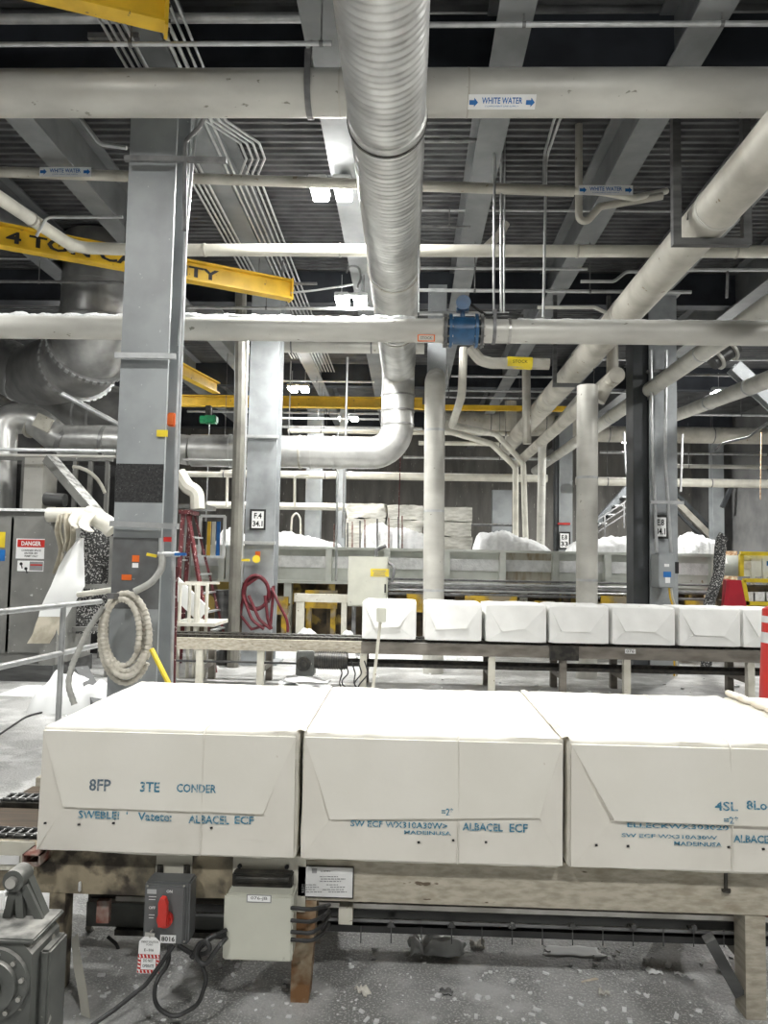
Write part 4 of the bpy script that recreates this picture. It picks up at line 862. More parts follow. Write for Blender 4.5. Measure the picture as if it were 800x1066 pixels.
# ------------------------------------------------------------------ long bin line
YB0 = 12.0
def zpx(py, Y, px=425): return P(px, py, Y).z
zT = zpx(571, YB0); zM = zpx(606, YB0); xL = P(190, 580, YB0).x; xR = P(742, 580, YB0).x; xRR = P(860, 580, YB0).x
t = thing('long_bin', 'long pale green-grey steel trough full of white pulp behind the far conveyor', 'trough', ((xL + xR) / 2, YB0, 0))
seams = [190, 240, 283, 403, 465, 523, 578, 632, 692, 742]
for i in range(len(seams) - 1):
    xa, xb = P(seams[i], 590, YB0).x, P(seams[i + 1], 590, YB0).x
    b = MB(); b.box((xa, YB0 + .06, zM), (xb, YB0 + .09, zT - .02)); b.build('side_panel', 'binrust' if seams[i] == 523 else 'bin', t)
for px in seams + [343, 232]:
    x = P(px, 590, YB0).x; b = MB(); b.box((x - .05, YB0 - .1, zM - .02), (x + .05, YB0 + .059, zT - .04)); b.build('stiffener', 'bin', t)
b = MB(); b.box((xL, YB0 - .12, zT - .04), (xR, YB0 + .06, zT)); b.build('top_flange', 'bin', t)
b = MB(); b.box((xL, YB0 - .12, zM - .05), (xR, YB0 + .06, zM - .005)); b.build('bottom_flange', 'bin', t)
b = MB(); b.box((xL, YB0 + 2.2, zM), (xR, YB0 + 2.23, zT)); b.build('rear_side', 'bin', t)
b = MB(); b.box((xL, YB0 + .04, zM - .04), (xR, YB0 + 2.2, zM)); b.build('bottom', 'bin', t)
b = MB(); b.box((xL, YB0 + .03, zM + .2), (xR, YB0 + 2.19, zT - .15)); b.build('pulp_fill', 'mound', t)
b = MB(); b.box((xL, YB0 + .35, .05), (xR, YB0 + 2.0, zM - .06)); b.build('grimy_underframe', 'dirty', t)
for i, px in enumerate((250, 300, 345, 400, 478, 545, 590, 655, 720)):
    x = P(px, 620, YB0).x; b = MB(); b.box((x - .06, YB0 - .05, 0), (x + .06, YB0 + .1, zM - .05)); b.build('leg', 'bin' if i % 2 else 'dirty', t)
for k, (py, r, m) in enumerate(((603, .018, 'conduitdark'), (607, .022, 'conduit'), (611, .03, 'conduitdark'), (614, .02, 'conduit'), (618, .025, 'conduitdark'))):
    xpipe('bin_side_conduit', ('topmost', 'second', 'middle', 'fourth', 'lowest')[k] + ' of the five conduits running along the lower edge of the long trough', py, YB0 - .2 - .01 * k, 402, 692 if k % 2 else 738, r, m, cat='conduit', n=8)
for k, (px, py, w) in enumerate(((284, 628, .55), (336, 622, .5), (440, 626, .5), (510, 628, .8), (565, 633, .3), (638, 628, .45), (726, 633, .5))):
    q = P(px, py, YB0 - .1); b = MB(); b.box((q.x - w / 2, YB0 - .3, q.z - .16), (q.x + w / 2, YB0 - .24, q.z + .12)); b.box((q.x - w / 2, YB0 - .24, q.z - .03), (q.x + w / 2, YB0 + .3, q.z + .0))
    b.box((q.x - w/2 + .02, YB0 - .28, 0), (q.x - w/2 + .1, YB0 - .2, q.z)); b.box((q.x + w/2 - .1, YB0 - .28, 0), (q.x + w/2 - .02, YB0 - .2, q.z))
    solo(b, 'yellow_guard', 'yellowdirty', 'yellow machine guard under the trough ' + ('just right of the column signed F.4', 'just left of the white electrical panel', 'just left of the middle standpipe', 'between the two standpipes, wide and rusty', 'just left of the right standpipe', 'just right of the right standpipe', 'just right of the disconnect box')[k], 'guard')
b = MB(); a_, c_ = P(307, 622, 11.2), P(363, 622, 11.2); b.box((a_.x, 11.15, a_.z - .06), (c_.x, 11.25, a_.z + .06)); b.box((a_.x + .03, 11.16, 0), (a_.x + .15, 11.24, a_.z)); b.box((c_.x - .1, 11.16, 0), (c_.x - .02, 11.24, a_.z)); solo(b, 'timber_stand', 'creamplate', 'pale stained low bench frame left of the white electrical panel', 'bench')
lump('heap of white pulp on the floor behind the far conveyor rail', 330, 652, 10.9, .6, .4, .35, 'fluff', 0, 'pulp_heap', 9)
# pulp mounds in trough
for k, (px, w, top_, lab) in enumerate(((318, .62, 556, 'low mound of white pulp in the trough right of the column signed F.4'), (418, .68, 548, 'sloping mound of white pulp behind the white electrical panel'),
    (532, .62, 556, 'broad mound of white pulp in the trough right of the middle standpipe'), (640, .72, 556, 'mound of white pulp between the right standpipe and the dark column'), (718, .32, 559, 'small rounded mound of white pulp right of the column signed E.8 34.1'), (245, .2, 552, 'small mound of white pulp left of the column signed F.4'))):
    q = P(px, 575, YB0 + .9); h = P(px, top_, YB0 + .9).z - (zT - .13)
    b = MB(); sd = k * 3.1
    def f(u, v, q=q, w=w, h=h, sd=sd, k=k):
        x = (u - .5) * 2; y = (v - .5) * 2; ex = max(0, 1 - abs(x) ** 6); ey = max(0, 1 - y ** 4); sl = (1 - .35 * x if k in (1, 2) else 1 - .2 * math.sin(x * 3 + k))
        hh = (ex * ey) ** .4 * sl * (.9 + .2 * noise.noise(V((x * 2, y * 2, sd))) + .12 * noise.noise(V((x * 7, y * 7, sd)))) if ex * ey > 0 else 0
        return V((q.x + x * w, YB0 + .9 + y * .8, zT - .14 + hh * h))
    b.grid(f, 46, 20); solo(b, 'pulp_mound', 'mound', lab, 'pulp', sharp=80)
# thin rods above the panel
for k, px in enumerate((348, 362, 367, 375, 380, 393, 405, 415, 419)):
    a_ = P(px, 570, YB0 - .05); c_ = P(px, 545 - (k * 37 % 12), YB0 - .05); b = MB(); b.cyl(a_ - Z * .03, c_, .012, n=6)
    solo(b, 'upright_rod', 'darksteel' if k % 2 else 'redbrown', 'thin upright rod on the trough edge above the white electrical panel', 'rod', 'upright rods on the trough edge')
# electrical panel
YP = 11.0
t = thing('electrical_panel', 'white electrical panel with a yellow label left of the middle standpipe', 'electrical box', P(385, 632, YP))
a_, c_ = P(363, 579, YP), P(403, 632, YP); b = MB(); b.box((a_.x, YP, c_.z), (c_.x, YP + .28, a_.z), .008); b.build('enclosure', 'boxcream', t)
b = MB(); b.box((a_.x + .02, YP - .015, c_.z + .02), (c_.x - .02, YP - .001, a_.z - .02), .004); dr_ = b.build('door', 'boxcream', t)
plate(MB(), 386, 592, 406 - 1, 600.5, YP - .016).build('warning_label', 'yellow2', dr_)
b = MB()
for i, w_ in enumerate((.2, .16, .18)): q = P(395, 594.3 + i * 2.3, YP - .022); b.box((q.x - w_ / 2, YP - .023, q.z - .006), (q.x + w_ / 2, YP - .021, q.z + .006))
b.build('label_text', 'greyink', t)
b = MB(); plate(b, 400.5, 608, 402, 617, YP - .02, .03); b.build('handle', 'ink', dr_)
b = MB(); b.tube(fillet([P(392, 579, YP + .1), P(392, 572, YP + .1), P(402, 568, YP + .1)], .1), .03, 8); b.tube(fillet([P(403, 585, YP + .1), P(412, 590, YP), P(408, 606, YP)], .1), .02, 8); b.build('cables', 'conduitdark', t)
b = MB()
for s in (-.2, .2): b.box((.5 * (a_.x + c_.x) + s - .03, YP + .1, 0), (.5 * (a_.x + c_.x) + s + .03, YP + .16, c_.z))
b.build('stand', 'conduitdark', t)
# stacked pulp blocks
YK = 15.0
cols = [(360, 402), (403, 441), (464 - 22, 492)]
names = ('left', 'middle', 'right'); lay = ('bottom', 'second', 'third', 'fourth', 'top')
tops = (525, 526, 527)
for ci, (xa, xb) in enumerate(cols):
    zt_ = P(420, tops[ci], YK).z; n_ = 5; zb_ = .0; hh = .30
    for k in range(n_ + 1):
        z1 = zt_ - k * hh; z0_ = z1 - hh + .012
        if k == n_: z0_ = 0
        pa, pb = P(xa, 545, YK).x, P(xb, 545, YK).x
        b = MB(); sd = ci * 10 + k
        b.box((pa + .01, YK, max(0, z0_)), (pb - .01, YK + 1.0, z1))
        bmesh.ops.subdivide_edges(b.bm, edges=b.bm.edges[:], cuts=7, use_grid_fill=True)
        for v in b.bm.verts: v.co += V((noise.noise(v.co * 5 + V((sd, 0, 0))), noise.noise(v.co * 5 + V((0, sd, 0))), .8 * noise.noise(v.co * 6 + V((0, 0, sd))))) * .045
        solo(b, 'pulp_block', 'block', 'pale pulp block, %s in the %s column of the stack behind the trough' % ('topmost' if k == 0 else ('second from top', 'third from top', 'fourth from top', 'fifth from top', 'lowest')[k - 1], names[ci]), 'pulp block', 'stacked pulp blocks', sharp=80)
b = MB(); a_, c_ = P(513, 510, 22), P(533, 568, 22); b.box((a_.x, 22, 0), (c_.x, 22.2, a_.z)); solo(b, 'grey_door_panel', 'column', 'dim blue-grey panel against the dark wall right of the pulp block stack', 'panel')
# far stairs
t = thing('stairway', 'distant steel stairway with pale handrails climbing right behind the right standpipe', 'stairs', P(640, 560, 21))
YS = 21.0
def line(b, p0, p1, w, h, Y=YS): b.bar(P(*p0, Y), P(*p1, Y), w, h)
b = MB(); line(b, (590, 580), (664, 498), .2, .22); b.build('stringer', 'coldark', t)
b = MB()
for dy in (0, 8, 16): line(b, (600, 556 + dy * .8), (652, 522 + dy * .8), .03, .03, 20.6)
line(b, (652, 522), (664, 500), .03, .03, 20.6); line(b, (652, 536), (664, 514), .03, .03, 20.6); b.build('handrail', 'conduitdark', t)
for px, py in ((612, 549), (630, 537), (650, 524)): b = MB(); line(b, (px, py), (px, py + 26), .035, .035, 20.6); b.build('baluster', 'conduitdark', t)
for k in range(9):
    b = MB(); q = P(592 + k * 8, 582 - k * 9, YS); b.box((q.x - .1, YS - .4, q.z), (q.x + .12, YS - .1, q.z + .03)); b.build('tread', 'conduit', t)
t = thing('descending_stair', 'dark stair stringers slanting down right behind the column signed E.8 34.1', 'stairs', P(730, 550, 21.5))
for (x0, y0, x1, y1, m, w) in ((698, 508, 768, 578, 'coldark', .1), (696, 514, 762, 580, 'pipebrown', .16), (694, 522, 754, 582, 'coldark', .06)):
    b = MB(); b.bar(P(x0, y0, 21.5), P(x1, y1, 21.5), .12, w); b.build('stringer', m, t)
b = MB(); q = P(794, 541, 23.9); b.box((q.x - .2, 23.88, q.z - .12), (q.x + .3, 23.99, q.z + .12)); b.box((q.x - .1, 23.86, q.z - .05), (q.x + .2, 23.88, q.z + .05)); solo(b, 'wall_box', 'darksteel', 'small box on the concrete wall at the far right', 'box')
b = MB(); a_, c_ = P(725, 573, 16), P(768, 578, 16); b.box((a_.x, 16, .0), (c_.x, 16.6, a_.z)); solo(b, 'rusty_ledge', 'rusty', 'rusty ledge behind the trough near the far right column', 'ledge')
# disconnect box on column 3
YD = 9.55
t = thing('disconnect_box', 'grey disconnect switch box with a blue label on the column signed E.8 34.1', 'electrical box', P(697, 612, YD))
a_, c_ = P(686, 577, YD), P(703.5, 612, YD); b = MB(); b.box((a_.x, YD, c_.z), (c_.x, YD + .3, a_.z), .008); b.build('enclosure', 'column', t)
plate(MB(), 691, 595, 699, 601, YD - .001, .004).build('blue_label', 'signblue', t); plate(MB(), 693, 601, 698, 607, YD - .001, .004).build('white_label', 'white', t); plate(MB(), 692, 587, 697, 590, YD - .001, .003).build('name_tag', 'white', t)
b = MB(); b.bar(P(705, 585, YD + .1), P(705, 597, YD + .1), .03, .04); b.build('lever', 'ink', t)
b = MB(); b.box((a_.x + .02, YD + .28, c_.z + .05), (c_.x - .02, 9.89, a_.z - .05)); b.build('mounting', 'conduitdark', t)
for k, px in enumerate((697, 699.5)): b = MB(); b.tube(fillet([P(px, 612, YD + .1), P(px + 1, 622, YD + .1), P(px + 5, 634, YD + .1), V((P(px + 5, 640, YD + .1).x, YD + .1, 0))], .2), .012, 8); b.build('cable', ('yellow', 'cream')[k], t)
# dark insulated hose mast, red curtain, yellow frames
b = MB(); pts = fillet([V((P(735, 640, 10.6).x, 10.6, .0)), P(739, 625, 10.6), P(748, 600, 10.6), P(751, 562, 10.6), P(754, 558, 10.6)], .1, 5)
b.tube([pts[0]] + [pts[i].lerp(pts[i + 1], k / 6) for i in range(len(pts) - 1) for k in range(1, 7)], .075, 14)
for v in b.bm.verts: v.co += V((1, 1, 1)) * noise.noise(v.co * 14) * .025
solo(b, 'lagged_hose_mast', 'mesh', 'black mast crusted with white pulp left of the red curtain', 'mast')
b = MB(); b.prism([P(752.5, 642, 11.3), P(755, 603, 11.3), P(772, 604, 11.3), P(780, 642, 11.3)], (0, .06, 0)); b.prism([P(750, 642, 11.25), P(754, 604, 11.25), P(757, 604, 11.25), P(756, 642, 11.25)], (0, -.1, 0))
solo(b, 'red_curtain', 'redcurtain', 'dark red flared vinyl curtain left of the yellow frames', 'curtain')
b = MB(); b.box((P(754, 640, 11.35).x, 11.37, 0), (P(778, 640, 11.35).x, 11.6, P(765, 625, 11.4).z)); solo(b, 'curtain_box', 'dirty', 'grimy box behind the red curtain', 'box')
t = thing('machine_end', 'pale machine end with yellow frame bars at the right edge', 'frame', V((P(790, 600, 11.8).x, 11.8, 0)))
a_, c_ = P(773, 578, 11.9), P(870, 602, 11.9); b = MB(); b.box((a_.x, 11.9, c_.z), (c_.x, 13, a_.z)); b.build('pale_panel', 'bin', t)
a_, c_ = P(773, 610, 11.95), P(870, 626, 11.95); b = MB(); b.box((a_.x, 11.95, 0.02), (c_.x, 13, a_.z)); b.build('lower_panel', 'dirty', t)
for (x0, y0, x1, y1) in ((771, 576, 870, 578), (772, 577, 772, 600), (774, 604, 870, 606), (774, 604, 780, 640), (776, 628, 870, 630)):
    b = MB(); b.bar(P(x0, y0, 11.8), P(x1, y1, 11.8), .06, .06); b.build('bar', 'yellow2', t)
for px in (784, 796): b = MB(); q = P(px, 595, 11.88); b.box((q.x - .03, 11.86, q.z - .2), (q.x + .03, 11.9, q.z + .2)); b.build('rib', 'bin', t)
b = MB(); plate(b, 794, 584, 806, 589, 11.87); b.build('blue_label', 'signblue', t)
b = MB(); plate(b, 774, 584, 782, 592, 11.87); b.build('note', 'creamplate', t)
b = MB()
for px in (778, 790, 802): q = P(px, 621, 11.85); b.box((q.x - .1, 11.8, q.z - .07), (q.x + .1, 11.9, q.z + .07)); 
b.build('fluff_lumps', 'fluff', t)
for px in (775, 840): b = MB(); q = P(px, 640, 11.82); b.box((q.x - .03, 11.8, 0), (q.x + .03, 11.86, q.z)); b.build('leg', 'yellow2', t)
# ------------------------------------------------------------------ bales
def patch(b, A, B_, C_, D, y0, y1, n=18, m=12, amp=.0015, back=.02, seed=0):
    """quad A(top-left) B(top-right) C(bottom-right) D(bottom-left) in (x, z); front surface from y0 (top) to y1 (bottom), closed to the back"""
    g = []
    for i in range(n + 1):
        row = []
        for j in range(m + 1):
            u, v = i / n, j / m
            top = V(A).lerp(V(B_), u); bot = V(D).lerp(V(C_), u); q = top.lerp(bot, v)
            y = y0 + (y1 - y0) * v + amp * noise.noise(V((q.x * 9, q.y * 9, seed)))
            row.append(b.bm.verts.new((q.x, y, q.y)))
        g.append(row)
    for i in range(n):
        for j in range(m): b.bm.faces.new((g[i][j], g[i + 1][j], g[i + 1][j + 1], g[i][j + 1]))
    ring = [g[i][0] for i in range(n + 1)] + [g[n][j] for j in range(1, m + 1)] + [g[i][m] for i in range(n - 1, -1, -1)] + [g[0][j] for j in range(m - 1, 0, -1)]
    bk = [b.bm.verts.new((v.co.x, v.co.y + back, v.co.z)) for v in ring]
    k = len(ring)
    for i in range(k): b.bm.faces.new((ring[i], ring[(i + 1) % k], bk[(i + 1) % k], bk[i]))
    bmesh.ops.remove_doubles(b.bm, verts=b.bm.verts, dist=1e-5)
def bale(name, label, group, x0, x1, Y0, dep, z0, z1, IL, IR, seed, near=True, mt='paper', mf='paper2', pull=0.0):
    w = x1 - x0; h = z1 - z0; g_ = .002
    t = thing(name, label, 'bale', (x0 + w / 2, Y0 + dep / 2, z0), group)
    b = MB(); cuts = 34 if near else 12
    bmesh.ops.create_cube(b.bm, size=1)
    bmesh.ops.subdivide_edges(b.bm, edges=b.bm.edges[:], cuts=cuts, use_grid_fill=True)
    r = .014 if near else .02; half = V((w / 2 - g_, dep / 2 - .006, h / 2)); cen = V((x0 + w / 2, Y0 + dep / 2 + .006, z0 + h / 2))
    for v in b.bm.verts:
        p = V((v.co.x * 2 * half.x, v.co.y * 2 * half.y, v.co.z * 2 * half.z))
        q = V([max(-half[i] + r, min(half[i] - r, p[i])) for i in range(3)]); d = p - q
        if d.length > 1e-6: p = q + d.normalized() * r
        n1 = noise.noise(p * 3.2 + V((seed, 0, 0))); n2 = noise.noise(p * 9 + V((0, seed, 0))); n3 = noise.noise(V((p.x * 26, p.y * 7, p.z * 18 + seed)))
        nz = (p - q).normalized() if (p - q).length > 1e-6 else V((0, 0, 0))
        ed = max(0, 1 - abs(p.z - half.z) / .05)
        amt = n1 * .005 + n2 * .003 + n3 * (.0012 + .003 * ed)
        if abs(nz.y) > .9 and nz.y < 0: amt = -abs(amt)
        if abs(nz.x) > .5: amt = -abs(amt)
        if nz.z < -.9: amt = 0
        p += nz * amt
        v.co = cen + p
    b.build('wrapped_body', mt, t, sharp=75)
    TL, TR, BL, BR = (x0 + .012, z1 - .016), (x1 - .012, z1 - .016), (x0 + .010, z0 + .012), (x1 - .010, z0 + .012)
    il = (x0 + w * IL[0], z1 - h * IL[1]); ir = (x0 + w * IR[0], z1 - h * IR[1])
    s = 1.25 if near else 2.4; e = Y0 + .006
    b = MB(); patch(b, il, ir, BR, BL, e - .0035 * s, e - .002 * s, seed=seed, back=.012); b.build('lower_flap', mf, t, sharp=60)
    b = MB(); patch(b, TL, il, BL, BL, e - .002, e - .006 * s - pull, 12, 12, seed=seed + 1, back=.014 + pull); b.build('side_flap', mf, t, sharp=60)
    b = MB(); patch(b, ir, TR, BR, BR, e - .006 * s, e - .004, 12, 12, seed=seed + 2, back=.014); b.build('side_flap', mf, t, sharp=60)
    b = MB(); patch(b, TL, TR, ir, il, e - .003 - pull * .5, e - .011 * s - pull * 2, 24, 14, seed=seed + 3, back=.02 + pull * 2); b.build('top_flap', mt, t, sharp=60)
    return t
YN = 2.35
zb0 = P(170, 893, YN).z; zt0 = P(170, 758.5, YN).z; HB = zt0 - zb0
bx = [P(34.5, 890, YN).x, P(310, 897, YN).x, P(591, 905, YN).x]
wN = bx[2] - bx[1]
bx.append(bx[2] + wN); bx.append(bx[3] + wN)
specs = [
 ('nearest white wrapped bale at the left, stamped CONDER, beside the bare chain', (.11, .625), (.87, .635), 0),
 ('middle of the three large near bales, stamped with an ECF grade line', (.12, .66), (.90, .60), 0),
 ('large near bale at the right with a deep envelope fold and double stamped lines', (.17, .60), (.86, .61), .003),
 ('large near bale at the far right edge with a torn rolled paper lip on top', (.12, .64), (.88, .64), 0)]
nb = []
for i, (lab, il, ir, pull) in enumerate(specs):
    o = bale('pulp_bale', lab, 'large wrapped bales on the near conveyor', bx[i], bx[i + 1] - .004, YN, .86, zb0, zt0, il, ir, 3 + i * 7, pull=pull); nb.append(o)
def stamp(parent, s, px0, py0, px1, py1, m='print', mirror=False):
    a_, c_ = P(px0, py0, YN - .008), P(px1, py1, YN - .008); mid = (a_ + c_) / 2; b = MB(); h = a_.z - c_.z; w = c_.x - a_.x
    bi = nb.index(parent); fr_ = ((mid.x - bx[bi]) / wN - specs[bi][1][0]) / (specs[bi][2][0] - specs[bi][1][0]); zf = zt0 - HB * (specs[bi][1][1] + (specs[bi][2][1] - specs[bi][1][1]) * fr_) - .002; pull = specs[bi][3]
    def wf(a, q):
        z = mid.z + q; k = (zt0 - z) / (zt0 - zf)
        return V((mid.x + a, (YN + .003 - pull * .5 - (.01075 + pull * 1.5) * k - .0018) if z > zf else YN - .0022, z))
    b.text(s, mid, X, Z, abs(h), w, wrap=wf, fat=.02); b.build('stamped_print', m, parent)
for args in ((0, '8FP', 93, 811, 115, 824, 'printgrey'), (0, '3TE', 146, 814, 166, 825), (0, 'CONDER', 184, 816, 225, 826), (0, "SWEBLE!  '", 81, 844, 132, 854), (0, 'Vatete:', 143, 846, 178, 856), (0, 'ALBACEL', 196, 849, 238, 859), (0, 'ECF', 244, 850, 264, 859),
             (1, 'SW ECF WX310A30W>', 365, 854.5, 466, 864), (1, 'MADEINUSA', 421, 865, 470, 870.5), (1, 'ALBACEL', 482, 857, 524, 866.5), (1, 'ECF', 531, 858, 550, 867.5), (1, '=2*', 460, 841, 472, 849),
             (2, 'ELLECKWX303020', 654, 857, 760, 865), (2, 'SW ECF WX310A30W', 648, 868, 748, 875), (2, 'MADEINUSA', 703, 876.5, 753, 882.5), (2, 'ALBACEL', 765, 869.5, 807, 879), (2, 'ECF', 813, 870, 832, 880), (2, '4SL', 744, 834, 768, 844), (2, '8Lo-', 777, 833, 803, 843), (2, '=2*', 753, 849, 768, 857)):
    stamp(nb[args[0]], *args[1:])
for (i, x, y) in ((0, 47, 857), (0, 82, 858.5), (0, 118, 857), (0, 220, 862), (1, 436, 877), (1, 472, 875), (1, 506, 877), (2, 621, 880), (2, 654, 881), (2, 759, 882), (2, 795, 884)):
    b = MB(); q = P(x, y, YN - .0005); b.tube([q + V((-.003, 0, 0)), q + V((.004, 0, .001))], .0035, 6); b.build('puncture', 'ink', nb[i])
for i, f_ in enumerate((.635, .595, .60, .6)):
    x = bx[i] + wN * f_; b = MB(); b.tube([(x, YN - .003, zb0 + .01), (x + .001, YN - .006, zt0 - .2), (x - .001, YN + .0, zt0 - .012), (x, YN + .02, zt0 + .0005), (x + .002, YN + .4, zt0 + .0005), (x, YN + .84, zt0)], .0016, 6); b.build('wrap_seam', 'paper2', nb[i])
# brownish torn edge where the bales meet
for i in (1, 2):
    b = MB(); 
    def f(u, v, x=bx[i]): 
        y = YN + .01 + u * .84; return V((x - .002 + (v - .5) * .028 + .004 * noise.noise(V((u * 20, i, 0))), y, zt0 + .001 + .006 * (1 - abs(v - .5) * 2) + .003 * noise.noise(V((u * 30, v * 4, i)))))
    b.grid(f, 50, 4); b.build('edge_crease', 'torn' if i == 2 else 'paper2', nb[i], sharp=80)
b = MB(); xs = bx[3]
pts = [V((xs + .02 + .02 * noise.noise(V((k * .6, 0, 2))), YN + .85 - k * .035, zt0 + .014 + .006 * noise.noise(V((k * .8, 5, 2))))) for k in range(25)]
b.tube(pts, [.012 + .006 * abs(noise.noise(V((k * .7, 9, 1)))) for k in range(25)], 8); b.build('rolled_lip', 'torn', nb[3], sharp=80)
b = MB(); b.tube([p + V((.03, 0, -.006)) for p in pts], .011, 8); b.build('rolled_lip', 'paper', nb[3], sharp=80)
# far bales
YF = 8.0
zfb = P(420, 666.5, YF).z; zft = P(420, 626.5, YF).z
fx = [(376.5, 434), (442, 502.5), (505.5, 570), (571.5, 635), (637, 704), (707, 772), (773, 838)]
flab = ['leftmost small bale on the far conveyor, behind the thin leaning signpost', 'small bale on the far conveyor standing in front of the middle standpipe', 'small bale on the far conveyor just right of the middle standpipe, third from the left', 'small bale on the far conveyor directly in front of the right standpipe',
        'small bale on the far conveyor in front of the column signed E.8 34.1', 'small bale on the far conveyor below the red curtain, dark smudged', 'small bale on the far conveyor cut off behind the red delineator']
proto = None
for i, (xa, xb) in enumerate(fx):
    a_, c_ = P(xa, 650, YF).x, P(xb, 650, YF).x
    k = random.Random(i).uniform
    il = (.22 + k(-.03, .05), .68 + k(-.05, .04)); ir = (.66 + k(-.03, .08), .68 + k(-.05, .04))
    o = bale('pulp_bale', flab[i], 'small wrapped bales on the far conveyor', a_, c_, YF, .62, zfb, zft, il, ir, 20 + i, near=False, mt='paperfar', mf='paperfar')
# ------------------------------------------------------------------ far conveyor
xl_, xr_ = P(150, 665, YF).x, P(900, 680, YF).x
t = thing('far_conveyor', 'long brown chain conveyor carrying the row of small bales', 'conveyor', ((xl_ + xr_) / 2, YF + .3, 0))
for yy, nm in ((YF + .04, 'front_beam'), (YF + .6, 'rear_beam')):
    b = MB(); xm = P(376, 668, YF).x
    b.box((xl_, yy, zfb - .15), (xm, yy + .06, zfb - .03)); b.build(nm, 'beam', t)
    b = MB(); b.box((xm, yy, zfb - .155), (xr_, yy + .06, zfb - .03)); b.build(nm, 'beamfar', t)
for yy in (YF + .12, YF + .36):
    b = MB(); b.box((xl_, yy, zfb - .05), (xr_, yy + .12, zfb - .004))
    n_ = int((xr_ - xl_) / .08)
    for k in range(n_): x = xl_ + k * .08; b.box((x, yy - .008, zfb - .045), (x + .05, yy + .128, zfb - .001))
    b.build('chain', 'blackgrease', t)
for px in (206, 270, 378, 513, 588, 655, 785):
    x = P(px, 690, YF).x
    for yy in (YF + .05, YF + .56):
        b = MB(); b.box((x - .035, yy, 0), (x + .035, yy + .08, zfb - .155)); b.build('leg', 'beamfar' if yy > 8.3 or px == 588 else 'creamplate', t)
    b = MB(); b.box((x - .03, YF + .13, .16), (x + .03, YF + .56, .22)); b.build('cross_tie', 'beamfar', t)
for (py, yy, r) in ((693, YF + .3, .022), (697, YF + .2, .02), (684, YF + .4, .015)):
    g = xline(py, yy, 340, 900, 600); b = MB(); b.box((g[0].x, yy - r, g[0].z - r), (g[1].x, yy + r, g[0].z + r)); b.build('return_rail', 'blackgrease', t)
g = xline(689, YF + .1, 150, 330, 240); b = MB(); b.tube(g, .012, 8); b.build('return_rail', 'darksteel', t)
b = MB(); a_, c_ = P(573, 672, YF), P(603, 688, YF); b.box((a_.x, YF, c_.z), (c_.x, YF + .035, a_.z)); b.build('black_cover', 'blackgrease', t)
plate(MB(), 651, 675.5, 662, 680.5, YF + .038, .006).build('number_plate', 'reflect', t)
b = MB(); b.text('076', P(656.5, 678, YF + .028), X, Z, .03, .08); b.build('plate_number', 'ink', t)
t = thing('drive_motor', 'black drive motor with a round flange slung under the left half of the far conveyor', 'motor', P(318, 692, YF))
b = MB(); q = P(317, 690, YF - .05); b.box(q + V((-.09, 0, -.14)), q + V((.1, .2, .12)), .01); b.build('gear_housing', 'machine', t)
b = MB(); b.cyl(q + V((-.005, 0, -.01)), q + V((-.005, -.04, -.01)), .075); b.cyl(q + V((-.005, -.04, -.01)), q + V((-.005, -.07, -.01)), .035); b.build('flange', 'blackgrease', t)
b = MB(); b.cyl(q + V((.1, .1, .02)), q + V((.45, .1, .02)), .09)
for k in range(12): b.cyl(q + V((.14 + k * .025, .1, .02)), q + V((.15 + k * .025, .1, .02)), .098)
b.build('motor_body', 'blackgrease', t)
b = MB(); b.box(q + V((.0, .12, .1)), q + V((.08, .18, zfb - .155 - q.z))); b.box(q + V((.2, .06, .1)), q + V((.26, .14, zfb - .15 - q.z))); b.build('bracket', 'darksteel', t)
for k in range(5):
    rnd = random.Random(k).uniform; x0 = .35 + k * .07
    b = MB(); b.tube(fillet([q + V((x0, .05, .03)), q + V((x0 + .05, .02, -.1)), q + V((x0 - .06 + rnd(0, .1), 0, -.2)), q + V((x0 + rnd(-.1, .1), .05, -.28))], .05), .008, 6); b.build('cable', 'black', t)
t = thing('signpost', 'thin leaning cream signpost with a small box on top before the leftmost far bale', 'post', V((P(388, 705, 7.7).x, 7.7, 0)))
b = MB(); a_ = P(397, 640, 7.7); b.bar(V((P(388, 706, 7.7).x, 7.7, 0)), a_, .045, .03); b.build('post', 'creamplate', t)
b = MB(); b.box(a_ - V((.045, .05, .07)), a_ + V((.05, .02, .07)), .005); b.build('box', 'boxcream', t)
# ------------------------------------------------------------------ near conveyor
YV = 2.42
zt_ = zb0 - .002
t = thing('near_conveyor', 'dirty cream chain conveyor carrying the large bales across the foreground', 'conveyor', (0.2, 2.8, 0)); NC = t
xa, xm, xb = P(-80, 900, YV).x, P(309, 910, YV).x, P(900, 930, YV).x
zR = P(560, 945.5, YV).z; zLb = P(120, 932, YV).z
b = MB(); b.box((xm, YV, zR), (xb, YV + .05, zt_ - .001), .002); b.build('front_beam', 'beam', t)
b = MB(); b.box((xa, YV, zLb), (xm, YV + .05, zt_ - .001), .002); b.build('front_beam', 'beamdirty', t)
b = MB(); b.box((xa, YV + .72, zLb), (xb, YV + .77, zt_ - .001), .002); b.build('rear_beam', 'beam', t)
b = MB(); b.box((xa, YV - .005, P(0, 905, YV).z), (P(36, 900, YV).x, YV - .001, zt_ + .012)); b.build('side_plate', 'creamplate', t)
plate(MB(), -6, 890, 20, 900, YV - .008, .003).build('label_strip', 'reflect', t)
